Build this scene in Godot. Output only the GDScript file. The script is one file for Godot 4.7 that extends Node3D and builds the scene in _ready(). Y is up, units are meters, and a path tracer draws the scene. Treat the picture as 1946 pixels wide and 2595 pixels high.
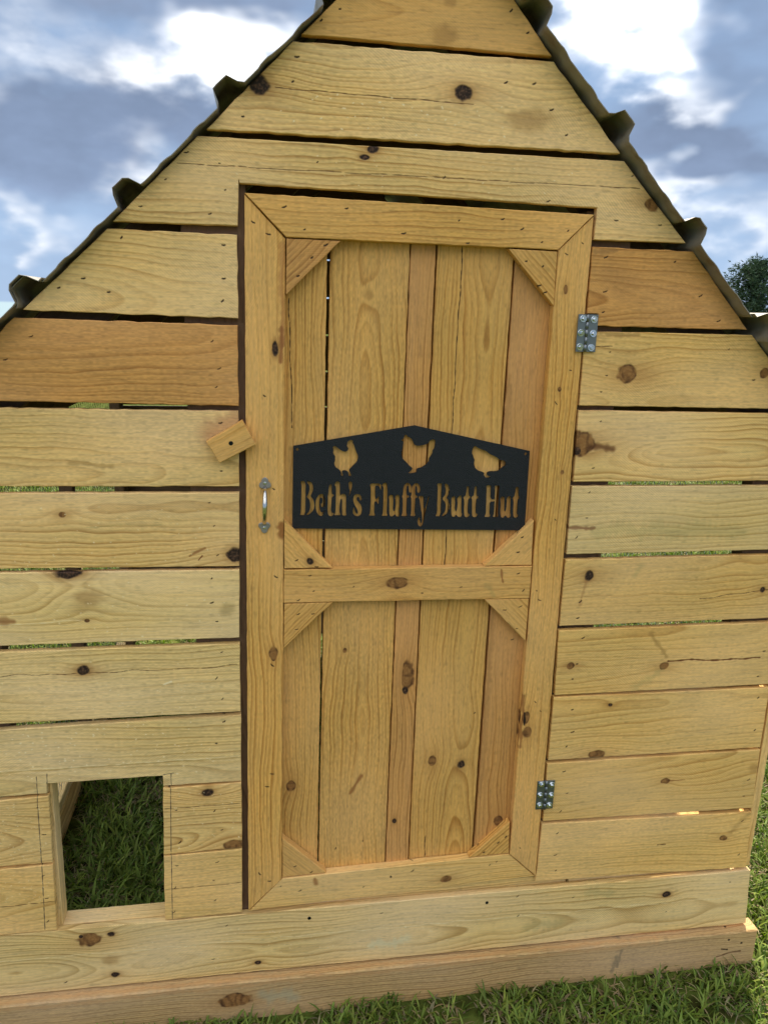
extends Node3D
# A small gabled chicken coop of new pine boards on a lawn, seen from the front.
# x runs right along the front wall, y up from the lawn, z towards the viewer; z = 0 is the face of the siding.

const TONES := [
	[Vector3(0.930, 0.782, 0.520), Vector3(0.745, 0.572, 0.335)],  # 0 pale yellow pine
	[Vector3(0.825, 0.615, 0.360), Vector3(0.650, 0.448, 0.232)],  # 1 warm orange cedar tone
	[Vector3(0.885, 0.690, 0.390), Vector3(0.695, 0.490, 0.235)],  # 2 tan door pine
	[Vector3(0.790, 0.655, 0.455), Vector3(0.600, 0.465, 0.300)],  # 3 weathered brownish timber
	[Vector3(0.925, 0.798, 0.548), Vector3(0.745, 0.600, 0.365)],  # 4 treated, slightly green
	[Vector3(0.910, 0.748, 0.465), Vector3(0.735, 0.552, 0.298)],  # 5 honey pine
	[Vector3(0.440, 0.345, 0.255), Vector3(0.325, 0.245, 0.172)],  # 6 brown framing, colour darkened to put shade into the gaps
]
var jobs := []
var rng := RandomNumberGenerator.new()
var coop: Node3D
var shared := {}


# ---------------------------------------------------------------- naming helpers
func thing(called: String, label: String, category: String, at := Vector3.ZERO) -> Node3D:
	var o := Node3D.new()
	o.name = called
	o.position = at
	add_child(o, true)
	o.set_meta("label", label)
	o.set_meta("category", category)
	return o


func part(called: String, mesh: Mesh, mat: Material, parent: Node, label := "") -> MeshInstance3D:
	var o := MeshInstance3D.new()
	o.name = called
	o.mesh = mesh
	if mat:
		o.material_override = mat
	parent.add_child(o, true)
	if label:
		o.set_meta("label", label)
	return o


func group_node(called: String, parent: Node) -> Node3D:
	var o := Node3D.new()
	o.name = called
	parent.add_child(o, true)
	return o


# ---------------------------------------------------------------- wood, computed per board
func smooth(a: float, b: float, x: float) -> float:
	var t := clampf((x - a) / (b - a), 0.0, 1.0)
	return t * t * (3.0 - 2.0 * t)


func paint(i: int) -> void:
	var s: Dictionary = jobs[i]
	var res: float = s.res
	var w: int = s.w
	var h: int = s.h
	var n := FastNoiseLite.new()
	n.noise_type = FastNoiseLite.TYPE_SIMPLEX
	n.fractal_type = FastNoiseLite.FRACTAL_NONE
	n.frequency = 1.0
	n.seed = s.seed
	var n2 := FastNoiseLite.new()
	n2.noise_type = FastNoiseLite.TYPE_VALUE
	n2.fractal_type = FastNoiseLite.FRACTAL_NONE
	n2.frequency = 1.0
	n2.seed = s.seed + 77
	var c0: Vector3 = s.early
	var c1: Vector3 = s.late
	var d0: float = s.d0
	var k: float = s.k
	var b0: float = s.b0
	var dens: float = s.dens
	var con: float = s.con
	var fuzz: float = s.fuzz
	var saw: float = s.saw
	var knots: Array = s.knots
	var buf := PackedByteArray()
	buf.resize(w * h * 3)
	var dcol := PackedFloat32Array()
	dcol.resize(w)
	for x in w:
		var a := x / res
		dcol[x] = d0 + k * a + n.get_noise_2d(a * 1.6, 31.0) * 0.007 + n.get_noise_2d(a * 6.0, 47.0) * 0.0022
	var p := 0
	for y in h:
		var b := y / res
		for x in w:
			var a := x / res
			var w1 := n.get_noise_2d(a * 2.4, b * 8.0)
			var bb := b - b0 + w1 * 0.0065 + n.get_noise_2d(a * 11.0 + 40.0, b * 30.0) * 0.0011
			var dd := dcol[x]
			var rr := sqrt(bb * bb + dd * dd)
			var kd := 0.0       # knot darkness
			var kr := 9.0
			var kk := 0
			var tail := 0.0
			for q in knots:
				var dx: float = a - q[0]
				var dy: float = b - q[1]
				var r: float = q[2]
				var near := (dx * dx) / (r * r * 30.0) + (dy * dy) / (r * r * 6.5)
				if near < 5.0:
					if q[4] < 2:
						tail = maxf(tail, exp(-(dx * dx) / (r * r * 14.0) - (dy * dy) / (r * r * 2.2) - 0.6 * w1) * 0.30)
					rr += exp(-near) * r * float(q[5])
					var lop := 1.0 + 0.30 * cos(atan2(dy, dx) - r * 900.0)
					var e := sqrt(dx * dx / (float(q[3]) * float(q[3])) + dy * dy) / (r * lop) + w1 * 0.15 + n.get_noise_2d(a * 42.0, b * 48.0) * 0.10 + n2.get_noise_2d(a * 240.0, b * 260.0) * 0.05
					if e < kr:
						kr = e
						kk = q[4]
			var t := rr * dens
			var ring := floorf(t)
			t -= ring
			var late := t * t * (1.0 - smooth(0.86, 1.0, t)) * 1.35
			late *= 0.75 + 0.45 * sin(ring * 2.4 + s.seed)
			var fiber := n2.get_noise_2d(a * 22.0, b * 620.0)
			var fz := n2.get_noise_2d(a * 180.0, b * 520.0)
			var tick := maxf(0.0, n2.get_noise_2d(a * 75.0 + 900.0, b * 430.0) - 0.42) * 0.16
			var blotch := n.get_noise_2d(a * 4.0 + 9.0, b * 10.0 + 3.0)
			var drift := n.get_noise_2d(a * 1.7 + 200.0, b * 4.5)
			var m := clampf(late * con * (0.85 + drift * 0.7) + blotch * 0.12 + drift * 0.06 + 0.05, 0.0, 1.0)
			var g := 1.0 + fiber * 0.035 + fz * fuzz - tick + blotch * 0.045
			if saw > 0.0:
				g += sin((a * 0.75 + b) * 1450.0 + w1 * 9.0) * saw * 2.2 * maxf(0.0, n.get_noise_2d(a * 3.5 + 70.0, b * 6.0) + 0.25)
			var cr := (c0.x + (c1.x - c0.x) * m) * g
			var cg := (c0.y + (c1.y - c0.y) * m) * g
			var cb := (c0.z + (c1.z - c0.z) * m) * (g - fiber * 0.02 - drift * 0.05)
			if tail > 0.01:      # resin stain drawn out along the grain
				cr = lerpf(cr, 0.62, tail)
				cg = lerpf(cg, 0.43, tail)
				cb = lerpf(cb, 0.22, tail)
			if kr < 1.9:
				if kk == 0:      # dark, loose knot
					kd = (1.0 - smooth(0.72, 1.12, kr)) * 0.94
					var halo := (1.0 - smooth(0.95, 1.9, kr)) * 0.28
					var dark := 0.13 + 0.16 * maxf(0.0, n.get_noise_2d(a * 160.0, b * 160.0)) + 0.10 * smooth(0.55, 0.1, kr)
					cr = lerpf(lerpf(cr, 0.60, halo), dark * 1.10, kd)
					cg = lerpf(lerpf(cg, 0.42, halo), dark * 0.78, kd)
					cb = lerpf(lerpf(cb, 0.22, halo), dark * 0.58, kd)
				elif kk == 1:    # sound brown knot with rings and a dark rim
					kd = 1.0 - smooth(0.74, 1.10, kr)
					var rim := smooth(0.55, 0.95, kr) * (0.32 + 0.45 * n.get_noise_2d(a * 55.0 + 8.0, b * 55.0)) + 0.35 * maxf(0.0, n.get_noise_2d(a * 70.0, b * 30.0 + 5.0))
					var rg := 0.025 * sin(kr * 20.0) + fz * 0.03
					cr = lerpf(cr, 0.56 + rg - rim * 0.46, kd * 0.9)
					cg = lerpf(cg, 0.39 + rg - rim * 0.36, kd * 0.9)
					cb = lerpf(cb, 0.21 + rg * 0.7 - rim * 0.20, kd * 0.9)
				elif kk == 2:    # faint swirl
					kd = (1.0 - smooth(0.3, 1.3, kr)) * 0.40
					cr = lerpf(cr, 0.58, kd)
					cg = lerpf(cg, 0.42, kd)
					cb = lerpf(cb, 0.22, kd)
				else:            # ring knot
					kd = smooth(0.62, 0.78, kr) * (1.0 - smooth(0.95, 1.1, kr))
					cr = lerpf(cr, 0.16, kd)
					cg = lerpf(cg, 0.12, kd)
					cb = lerpf(cb, 0.10, kd)
			buf[p] = int(clampf(cr, 0.0, 1.0) * 255.0)
			buf[p + 1] = int(clampf(cg, 0.0, 1.0) * 255.0)
			buf[p + 2] = int(clampf(cb, 0.0, 1.0) * 255.0)
			p += 3
	# saw chips, staples, cracks, pencil lines and stains: short strokes of their own colour
	for q in s.strokes:
		var p0 := Vector2(q[0], q[1])
		var p1 := Vector2(q[2], q[3])
		var rad: float = q[4]
		var col: Color = q[5]
		var wob: float = q[6]
		var soft: float = q[7]
		var ln := maxf(p0.distance_to(p1), 1e-5)
		var x0 := maxi(0, int((minf(p0.x, p1.x) - rad * 2.0 - wob) * res))
		var x1 := mini(w - 1, int((maxf(p0.x, p1.x) + rad * 2.0 + wob) * res) + 1)
		var y0 := maxi(0, int((minf(p0.y, p1.y) - rad * 2.0 - wob) * res))
		var y1 := mini(h - 1, int((maxf(p0.y, p1.y) + rad * 2.0 + wob) * res) + 1)
		var dir := (p1 - p0) / ln
		for y in range(y0, y1 + 1):
			for x in range(x0, x1 + 1):
				var v := Vector2(x / res, y / res) - p0
				var al := clampf(v.dot(dir), 0.0, ln)
				var off := v - dir * al
				var side := off.dot(Vector2(-dir.y, dir.x)) + n.get_noise_2d(al * 14.0 + rad * 900.0, s.seed) * wob
				var dist := sqrt(side * side + pow(off.dot(dir), 2.0))
				var rr2 := rad * (1.0 + 0.45 * n.get_noise_2d(al * 60.0, 5.0))
				var f := (1.0 - smooth(rr2 * (1.0 - soft), rr2 * (1.0 + soft), dist)) * col.a
				if f > 0.003:
					var o := (y * w + x) * 3
					buf[o] = int(lerpf(buf[o], col.r * 255.0, f))
					buf[o + 1] = int(lerpf(buf[o + 1], col.g * 255.0, f))
					buf[o + 2] = int(lerpf(buf[o + 2], col.b * 255.0, f))
	s.image = Image.create_from_data(w, h, false, Image.FORMAT_RGB8, buf)


func finish_wood() -> void:
	var id := WorkerThreadPool.add_group_task(paint, jobs.size(), -1, true)
	WorkerThreadPool.wait_for_group_task_completion(id)
	for s in jobs:
		var tex := ImageTexture.create_from_image(s.image)
		s.mat.albedo_texture = tex
		s.mat.heightmap_texture = tex


func wood_material(w: float, h: float, spec: Dictionary) -> StandardMaterial3D:
	var r := RandomNumberGenerator.new()
	r.seed = int(spec.get("s", 1)) * 977 + 13
	var tone: Array = TONES[spec.get("t", 0)]
	var m := StandardMaterial3D.new()
	m.resource_name = "pine"
	m.roughness = 0.72
	m.metallic_specular = 0.35
	m.heightmap_enabled = true
	m.heightmap_scale = spec.get("relief", 0.11)
	var res: float = spec.get("res", 1050.0)
	var shade := 1.0 + r.randf_range(-0.03, 0.03)
	var straight: bool = spec.get("straight", false)
	var rift := r.randf_range(0.10, 0.16) * (1.0 if r.randf() < 0.5 else -1.0)
	var job := {
		"mat": m, "w": maxi(8, int(w * res)), "h": maxi(8, int(h * res)), "res": res, "seed": int(spec.get("s", 1)) * 31 + 5,
		"early": tone[0] * shade, "late": tone[1] * shade, "con": 0.95 * spec.get("con", r.randf_range(0.6, 1.0)),
		"d0": spec.get("d0", 0.03 if straight else r.randf_range(0.022, 0.05)), "k": spec.get("k", 0.01 if straight else r.randf_range(0.02, 0.055)),
		"b0": spec.get("b0", h * 0.5 + (rift if straight else r.randf_range(-0.05, 0.05))), "dens": spec.get("dens", r.randf_range(130.0, 175.0) if straight else r.randf_range(125.0, 190.0)),
		"fuzz": spec.get("fuzz", r.randf_range(0.025, 0.05)), "saw": spec.get("saw", r.randf_range(0.0, 0.02)), "knots": [], "strokes": [],
	}
	jobs.append(job)
	spec.job = job
	return m


# One sawn board: an outline in the plane z = front, with wavering arrises, a small chamfer and its own grain.
func board_mesh(pts: PackedVector2Array, front: float, thick: float, r: RandomNumberGenerator, origin: Vector2, ga: Vector2, size: Vector2, rough := 0.0006, chamfer := 0.0013) -> ArrayMesh:
	var out := PackedVector2Array()
	if Geometry2D.is_polygon_clockwise(pts):
		pts.reverse()
	var ph := r.randf() * 100.0
	var nz := FastNoiseLite.new()
	nz.seed = r.randi() % 10000
	nz.frequency = 1.0
	for i in pts.size():
		var a := pts[i]
		var b := pts[(i + 1) % pts.size()]
		var ln := a.distance_to(b)
		var cuts := maxi(1, int(ln / 0.016))
		var nrm := (b - a).orthogonal() / maxf(ln, 1e-6)
		for j in cuts:
			var q := a.lerp(b, float(j) / cuts)
			var amp := 0.0 if j == 0 else rough
			q += nrm * (nz.get_noise_2d(ph + i * 13.0 + j * 0.55, 1.0) * amp * 1.8 + nz.get_noise_2d(ph + i * 7.0 + j * 3.1, 9.0) * amp)
			out.append(q)
	var cnt := out.size()
	var inner := PackedVector2Array()
	var inw := PackedVector2Array()
	for i in cnt:
		var e0 := (out[i] - out[(i - 1 + cnt) % cnt]).normalized()
		var e1 := (out[(i + 1) % cnt] - out[i]).normalized()
		var nn := (Vector2(-e0.y, e0.x) + Vector2(-e1.y, e1.x)).normalized()
		inw.append(nn)
		inner.append(out[i] + nn * chamfer * r.randf_range(0.6, 1.3))
	var tilt := Vector3(r.randf_range(-0.002, 0.002), r.randf_range(-0.004, 0.004), r.randf_range(-0.0006, 0.0006))
	var mid := origin + size.x * 0.5 * ga
	var gb := Vector2(-ga.y, ga.x)
	var st := SurfaceTool.new()
	st.begin(Mesh.PRIMITIVE_TRIANGLES)
	st.set_smooth_group(-1)
	var emit := func(q: Vector2, z: float, inset: Vector2) -> void:
		var u := q + inset - origin
		st.set_uv(Vector2(u.dot(ga) / size.x, u.dot(gb) / size.y))
		st.add_vertex(Vector3(q.x, q.y, z + tilt.x * (q.x - mid.x) + tilt.y * (q.y - mid.y) + tilt.z))
	var tri := Geometry2D.triangulate_polygon(inner)
	for j in range(0, tri.size(), 3):
		var a := inner[tri[j]]
		var b := inner[tri[j + 1]]
		var c := inner[tri[j + 2]]
		if (b - a).cross(c - a) > 0.0:
			var t := b
			b = c
			c = t
		for q in [a, b, c]:
			emit.call(q, front, Vector2.ZERO)
		for q in [a, c, b]:
			emit.call(q, front - thick, Vector2.ZERO)
	for i in cnt:
		var j := (i + 1) % cnt
		var zc := front - chamfer
		var zb := front - thick
		for f in [[inner[i], front, inner[j], front, out[j], zc, out[i], zc, 0.0, 0.0], [out[i], zc, out[j], zc, out[j], zb + 0.0005, out[i], zb + 0.0005, 0.0, thick], [out[i], zb + 0.0005, out[j], zb + 0.0005, inner[j], zb, inner[i], zb, thick, thick]]:
			var v := [[f[0], f[1], inw[i] * f[8]], [f[2], f[3], inw[j] * f[8]], [f[4], f[5], inw[j] * f[9]], [f[6], f[7], inw[i] * f[9]]]
			for t in [0, 1, 2, 0, 2, 3]:
				emit.call(v[t][0], v[t][1], v[t][2])
	st.generate_normals()
	return st.commit()


func bd(called: String, flat: Array, front: float, thick: float, spec: Dictionary, parent: Node = null, label := "") -> MeshInstance3D:
	var pts := PackedVector2Array()
	for i in range(0, flat.size(), 2):
		pts.append(Vector2(flat[i], flat[i + 1]))
	var r := RandomNumberGenerator.new()
	r.seed = int(spec.get("s", 1)) * 131 + 7
	var ang := deg_to_rad(spec.get("ang", 0.0))
	var ga := Vector2(cos(ang), sin(ang))
	var gb := Vector2(-ga.y, ga.x)
	var lo := Vector2(INF, INF)
	var hi := Vector2(-INF, -INF)
	for q in pts:
		var v := Vector2(q.dot(ga), q.dot(gb))
		lo = lo.min(v)
		hi = hi.max(v)
	lo -= Vector2(0.004, 0.004)
	hi += Vector2(0.004, 0.004)
	var origin := ga * lo.x + gb * lo.y
	var size := hi - lo
	var mat: StandardMaterial3D
	if spec.has("use"):
		mat = shared[spec.use]
		size = Vector2(2.0, 0.16)
		origin -= ga * r.randf_range(0.0, 1.0)
	else:
		mat = wood_material(size.x, size.y, spec)
		var job: Dictionary = spec.job
		for q in spec.get("knots", []):   # [x, y, radius, long, kind, push]
			var v := Vector2(q[0], q[1]) - origin
			job.knots.append([v.dot(ga), v.dot(gb), q[2], q[3], q[4], q[5] if q.size() > 5 else 0.9])
		for q in spec.get("marks", []):   # [x0, y0, x1, y1, radius, colour, waver, softness]
			var v0 := Vector2(q[0], q[1]) - origin
			var v1 := Vector2(q[2], q[3]) - origin
			job.strokes.append([v0.dot(ga), v0.dot(gb), v1.dot(ga), v1.dot(gb), q[4], q[5], q[6] if q.size() > 6 else 0.0, q[7] if q.size() > 7 else 0.5])
		for q in spec.get("staples", []):
			var c := Vector2(q[0] + r.randf_range(-0.004, 0.004), q[1] + r.randf_range(-0.008, 0.008))
			var d := Vector2(r.randf_range(0.0012, 0.0036), 0).rotated(r.randf_range(-0.1, 0.9) + spec.get("staple_turn", 0.0))
			for e in [[c - d, c + d * 0.1 + d.orthogonal() * 0.2], [c + d * 0.1 + d.orthogonal() * 0.2, c + d]]:
				var v0: Vector2 = e[0] - origin
				var v1: Vector2 = e[1] - origin
				job.strokes.append([v0.dot(ga), v0.dot(gb), v1.dot(ga), v1.dot(gb), 0.00085, Color(0.13, 0.09, 0.06, 0.85), 0.0, 0.6])
	return part(called, board_mesh(pts, front, thick, r, origin, ga, size, spec.get("rough", 0.0006), spec.get("chamfer", 0.0013)), mat, parent if parent else coop, label)


# A squared timber from a to b, wide across «side», thick along the third axis, in one of the shared pine textures.
func timber(called: String, a: Vector3, b: Vector3, side: Vector3, wide: float, thick: float, which: String, parent: Node = null, label := "") -> MeshInstance3D:
	var r := RandomNumberGenerator.new()
	r.seed = int(absf(a.x * 971.0 + a.y * 573.0 + a.z * 337.0 + b.y * 91.0) * 10.0) + 3
	var ln := a.distance_to(b)
	var ax := (b - a).normalized()
	var pts := PackedVector2Array([Vector2(0, -wide / 2), Vector2(ln, -wide / 2), Vector2(ln, wide / 2), Vector2(0, wide / 2)])
	var m := board_mesh(pts, thick / 2, thick, r, Vector2(-r.randf(), -wide / 2 - 0.004), Vector2.RIGHT, Vector2(2.0, 0.16), 0.0004, 0.002)
	var o := part(called, m, shared[which], parent if parent else coop, label)
	var up := side.normalized()
	o.transform = Transform3D(Basis(ax, up, ax.cross(up)), a)
	return o


# ---------------------------------------------------------------- plain shapes
func quad(st: SurfaceTool, a: Vector3, b: Vector3, c: Vector3, d: Vector3) -> void:
	for v in [a, b, c, a, c, d]:
		st.add_vertex(v)


# A flat plate: outline (any turn) in the plane z, thick towards -z, straight sides.
func plate(st: SurfaceTool, pts: PackedVector2Array, front: float, thick: float, bevel := 0.0) -> void:
	if Geometry2D.is_polygon_clockwise(pts):
		pts.reverse()
	var inner := pts
	var n := pts.size()
	if bevel > 0.0:
		inner = PackedVector2Array()
		for i in n:
			var e0 := (pts[i] - pts[(i - 1 + n) % n]).normalized()
			var e1 := (pts[(i + 1) % n] - pts[i]).normalized()
			inner.append(pts[i] + (Vector2(-e0.y, e0.x) + Vector2(-e1.y, e1.x)).normalized() * bevel)
	var tri := Geometry2D.triangulate_polygon(inner)
	for j in range(0, tri.size(), 3):
		var a := inner[tri[j]]
		var b := inner[tri[j + 1]]
		var c := inner[tri[j + 2]]
		if (b - a).cross(c - a) > 0.0:
			var t := b
			b = c
			c = t
		for q in [a, b, c]:
			st.add_vertex(Vector3(q.x, q.y, front))
		for q in [a, c, b]:
			st.add_vertex(Vector3(q.x, q.y, front - thick))
	for i in n:
		var j := (i + 1) % n
		var zt := front - bevel
		if bevel > 0.0:
			quad(st, Vector3(inner[i].x, inner[i].y, front), Vector3(inner[j].x, inner[j].y, front), Vector3(pts[j].x, pts[j].y, zt), Vector3(pts[i].x, pts[i].y, zt))
		quad(st, Vector3(pts[i].x, pts[i].y, zt), Vector3(pts[j].x, pts[j].y, zt), Vector3(pts[j].x, pts[j].y, front - thick), Vector3(pts[i].x, pts[i].y, front - thick))


func circle(c: Vector2, r: float, n: int, turn := 0.0) -> PackedVector2Array:
	var p := PackedVector2Array()
	for i in n:
		p.append(c + Vector2(cos(TAU * i / n + turn), sin(TAU * i / n + turn)) * r)
	return p


func begin(smooth_group := -1) -> SurfaceTool:
	var st := SurfaceTool.new()
	st.begin(Mesh.PRIMITIVE_TRIANGLES)
	st.set_smooth_group(smooth_group)
	return st


func done(st: SurfaceTool) -> ArrayMesh:
	st.generate_normals()
	return st.commit()


# A tube through points with a radius at each.
func tube(st: SurfaceTool, path: Array, radii: Array, sides := 8) -> void:
	var rings := []
	for i in path.size():
		var a: Vector3 = path[maxi(i - 1, 0)]
		var b: Vector3 = path[mini(i + 1, path.size() - 1)]
		var d := (b - a).normalized()
		var u := d.cross(Vector3.RIGHT if absf(d.x) < 0.8 else Vector3.UP).normalized()
		var v := d.cross(u)
		var ring := []
		for k in sides:
			ring.append(path[i] + (u * cos(TAU * k / sides) + v * sin(TAU * k / sides)) * float(radii[i]))
		rings.append(ring)
	for i in range(rings.size() - 1):
		for k in sides:
			var l := (k + 1) % sides
			quad(st, rings[i][k], rings[i + 1][k], rings[i + 1][l], rings[i][l])
	for k in range(1, sides - 1):
		for v in [rings[0][0], rings[0][k], rings[0][k + 1]]:
			st.add_vertex(v)
		var e: Array = rings[-1]
		for v in [e[0], e[k + 1], e[k]]:
			st.add_vertex(v)


func metal(c: Color, rough: float, metallic := 1.0) -> StandardMaterial3D:
	var m := StandardMaterial3D.new()
	m.albedo_color = c
	m.roughness = rough
	m.metallic = metallic
	return m


# ---------------------------------------------------------------- sky: air and clouds, computed by direction
func dir_of(az: float, el: float) -> Vector3:
	var a := deg_to_rad(az)
	var e := deg_to_rad(el)
	return Vector3(sin(a) * cos(e), sin(e), -cos(a) * cos(e))


var sky_rows: Array = []
const SKY_W := 4096
const SKY_H := 2048
var sky_sun := Vector3.ZERO


func sky_row(y: int) -> void:
	var n := FastNoiseLite.new()
	n.noise_type = FastNoiseLite.TYPE_SIMPLEX
	n.fractal_type = FastNoiseLite.FRACTAL_FBM
	n.fractal_octaves = 6
	n.fractal_gain = 0.56
	n.frequency = 1.0
	n.seed = 11
	var n3 := FastNoiseLite.new()
	n3.noise_type = FastNoiseLite.TYPE_SIMPLEX
	n3.fractal_type = FastNoiseLite.FRACTAL_FBM
	n3.fractal_octaves = 3
	n3.frequency = 1.0
	n3.seed = 4
	# clouds: [azimuth, elevation, width, height, thickness]; thickness > 0 is a thin bright cloud, < 0 a thick grey one
	var clouds := [
		[-3.5, 15.5, 4.5, 2.0, 1.3], [-0.3, 17.0, 3.5, 1.6, 1.1], [2.0, 14.0, 3.0, 2.4, 1.1], [-13.5, 15.0, 4.0, 2.6, 0.55], [-8.0, 13.6, 2.5, 1.4, 0.7], [-7.2, 10.2, 2.4, 2.6, 0.8], [-9.0, 8.0, 2.5, 1.6, 0.5],
		[-16.0, 6.2, 1.3, 1.6, 0.75], [-17.0, 12.0, 3.0, 2.0, 0.4], [-15.0, 4.3, 1.0, 1.3, 0.6], [-12.5, 4.4, 3.0, 1.0, 0.35],
		[-9.5, 12.0, 6.5, 2.6, -1.0], [-14.0, 9.0, 6.5, 2.6, -0.9], [-6.0, 18.8, 8.0, 1.9, -0.85], [-16.5, 18.5, 4.0, 2.0, -0.5], [-3.0, 12.3, 3.0, 2.0, -0.7], [3.0, 19.5, 4.0, 1.4, -0.5],
		[23.2, 18.3, 4.2, 2.8, 1.9], [25.5, 16.4, 2.0, 2.2, 0.7], [25.4, 13.6, 1.8, 1.0, 0.7], [28.7, 12.6, 2.0, 1.6, 0.75], [26.0, 8.8, 3.6, 1.0, 0.8], [29.5, 8.0, 2.8, 1.2, 0.7], [31.5, 6.3, 2.5, 1.0, 0.55], [33.0, 4.2, 1.6, 2.0, 0.6],
		[30.5, 17.0, 2.6, 4.0, -0.5], [26.0, 11.8, 3.4, 1.4, -0.7], [30.0, 10.4, 4.0, 1.5, -0.95], [27.0, 6.8, 2.0, 0.8, -0.35],
	]
	var row := PackedFloat32Array()
	row.resize(SKY_W * 3)
	var el := 90.0 - (y + 0.5) * 180.0 / SKY_H
	var sharp := el < 26.0 and el > -3.0   # the rest of the sky, which no view enlarges, is computed at every fourth point
	if not sharp and y % 4 != 0:
		return
	for x in SKY_W:
		var az := (x + 0.5) * 360.0 / SKY_W
		if x % 4 != 0 and not (sharp and (az < 48.0 or az > 330.0)):
			row[x * 3] = row[x * 3 - 3]
			row[x * 3 + 1] = row[x * 3 - 2]
			row[x * 3 + 2] = row[x * 3 - 1]
			continue
		if az > 180.0:
			az -= 360.0
		var d := dir_of(az, maxf(el, -2.0))
		var up := maxf(d.y, 0.0)
		# clouds lie on a layer: their shapes flatten towards the horizon
		var q := Vector3(d.x, d.y * 2.4, d.z) * 3.1
		var base := n.get_noise_3d(q.x, q.y, q.z)
		var fine := n.get_noise_3d(q.x * 3.1 + 5.0, q.y * 3.1, q.z * 3.1)
		var warp_a := n3.get_noise_3d(d.x * 9.0, d.y * 16.0, d.z * 9.0) * 2.6 + fine * 0.8
		var warp_e := n3.get_noise_3d(d.x * 9.0 + 30.0, d.y * 16.0, d.z * 9.0) * 1.4 + fine * 0.7
		var thin := 0.0
		var thick := 0.0
		if absf(az - 8.0) < 50.0 and el < 34.0:
			for c in clouds:
				var da: float = (az + warp_a - c[0]) / c[2]
				var de: float = (el + warp_e - c[1]) / c[3]
				var f := exp(-(da * da + de * de))
				if c[4] > 0.0:
					thin += f * c[4]
				else:
					thick -= f * c[4]
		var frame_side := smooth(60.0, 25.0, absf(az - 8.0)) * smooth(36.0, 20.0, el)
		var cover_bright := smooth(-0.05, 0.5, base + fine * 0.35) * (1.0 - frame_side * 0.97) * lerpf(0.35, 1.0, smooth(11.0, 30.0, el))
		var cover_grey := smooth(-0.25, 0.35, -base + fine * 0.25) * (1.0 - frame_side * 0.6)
		var from_sun := acos(clampf(d.dot(sky_sun), -1.0, 1.0))
		# air
		var blue := Vector3(0.17, 0.255, 0.40).lerp(Vector3(0.28, 0.375, 0.51), pow(1.0 - up, 5.0))
		var c := blue
		# thick cloud: seen against the light it is slate grey, out of view it is brightened to light the front wall
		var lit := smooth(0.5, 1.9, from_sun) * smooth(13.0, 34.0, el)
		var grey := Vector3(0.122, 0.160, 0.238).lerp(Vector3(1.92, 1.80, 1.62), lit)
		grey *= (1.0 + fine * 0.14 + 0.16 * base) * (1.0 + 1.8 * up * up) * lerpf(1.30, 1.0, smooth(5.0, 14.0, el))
		var grey_part := clampf(cover_grey * 0.7 + thick, 0.0, 1.0)
		c = c.lerp(grey, grey_part * 0.95)
		# thin cloud: lets the sun through, brightest near it
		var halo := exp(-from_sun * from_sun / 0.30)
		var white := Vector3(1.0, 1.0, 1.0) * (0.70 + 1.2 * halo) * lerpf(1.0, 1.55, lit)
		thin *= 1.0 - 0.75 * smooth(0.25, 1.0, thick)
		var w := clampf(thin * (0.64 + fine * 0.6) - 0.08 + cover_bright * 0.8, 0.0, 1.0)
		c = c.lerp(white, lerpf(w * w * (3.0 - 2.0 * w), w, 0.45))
		c += Vector3(1.0, 0.97, 0.90) * exp(-from_sun * from_sun / 0.035) * 2.2
		if el < 0.0:
			c = Vector3(0.40, 0.48, 0.56)   # hazy air where the land falls away
		row[x * 3] = c.x
		row[x * 3 + 1] = c.y
		row[x * 3 + 2] = c.z
	sky_rows[y] = row


func make_sky() -> Texture2D:
	sky_rows.resize(SKY_H)
	var id := WorkerThreadPool.add_group_task(sky_row, SKY_H, -1, true)
	WorkerThreadPool.wait_for_group_task_completion(id)
	var all := PackedByteArray()
	var last: PackedFloat32Array
	for r in sky_rows:
		if r != null:
			last = r
		all.append_array(last.to_byte_array())
	sky_rows.clear()
	return ImageTexture.create_from_image(Image.create_from_data(SKY_W, SKY_H, false, Image.FORMAT_RGBF, all))


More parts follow.
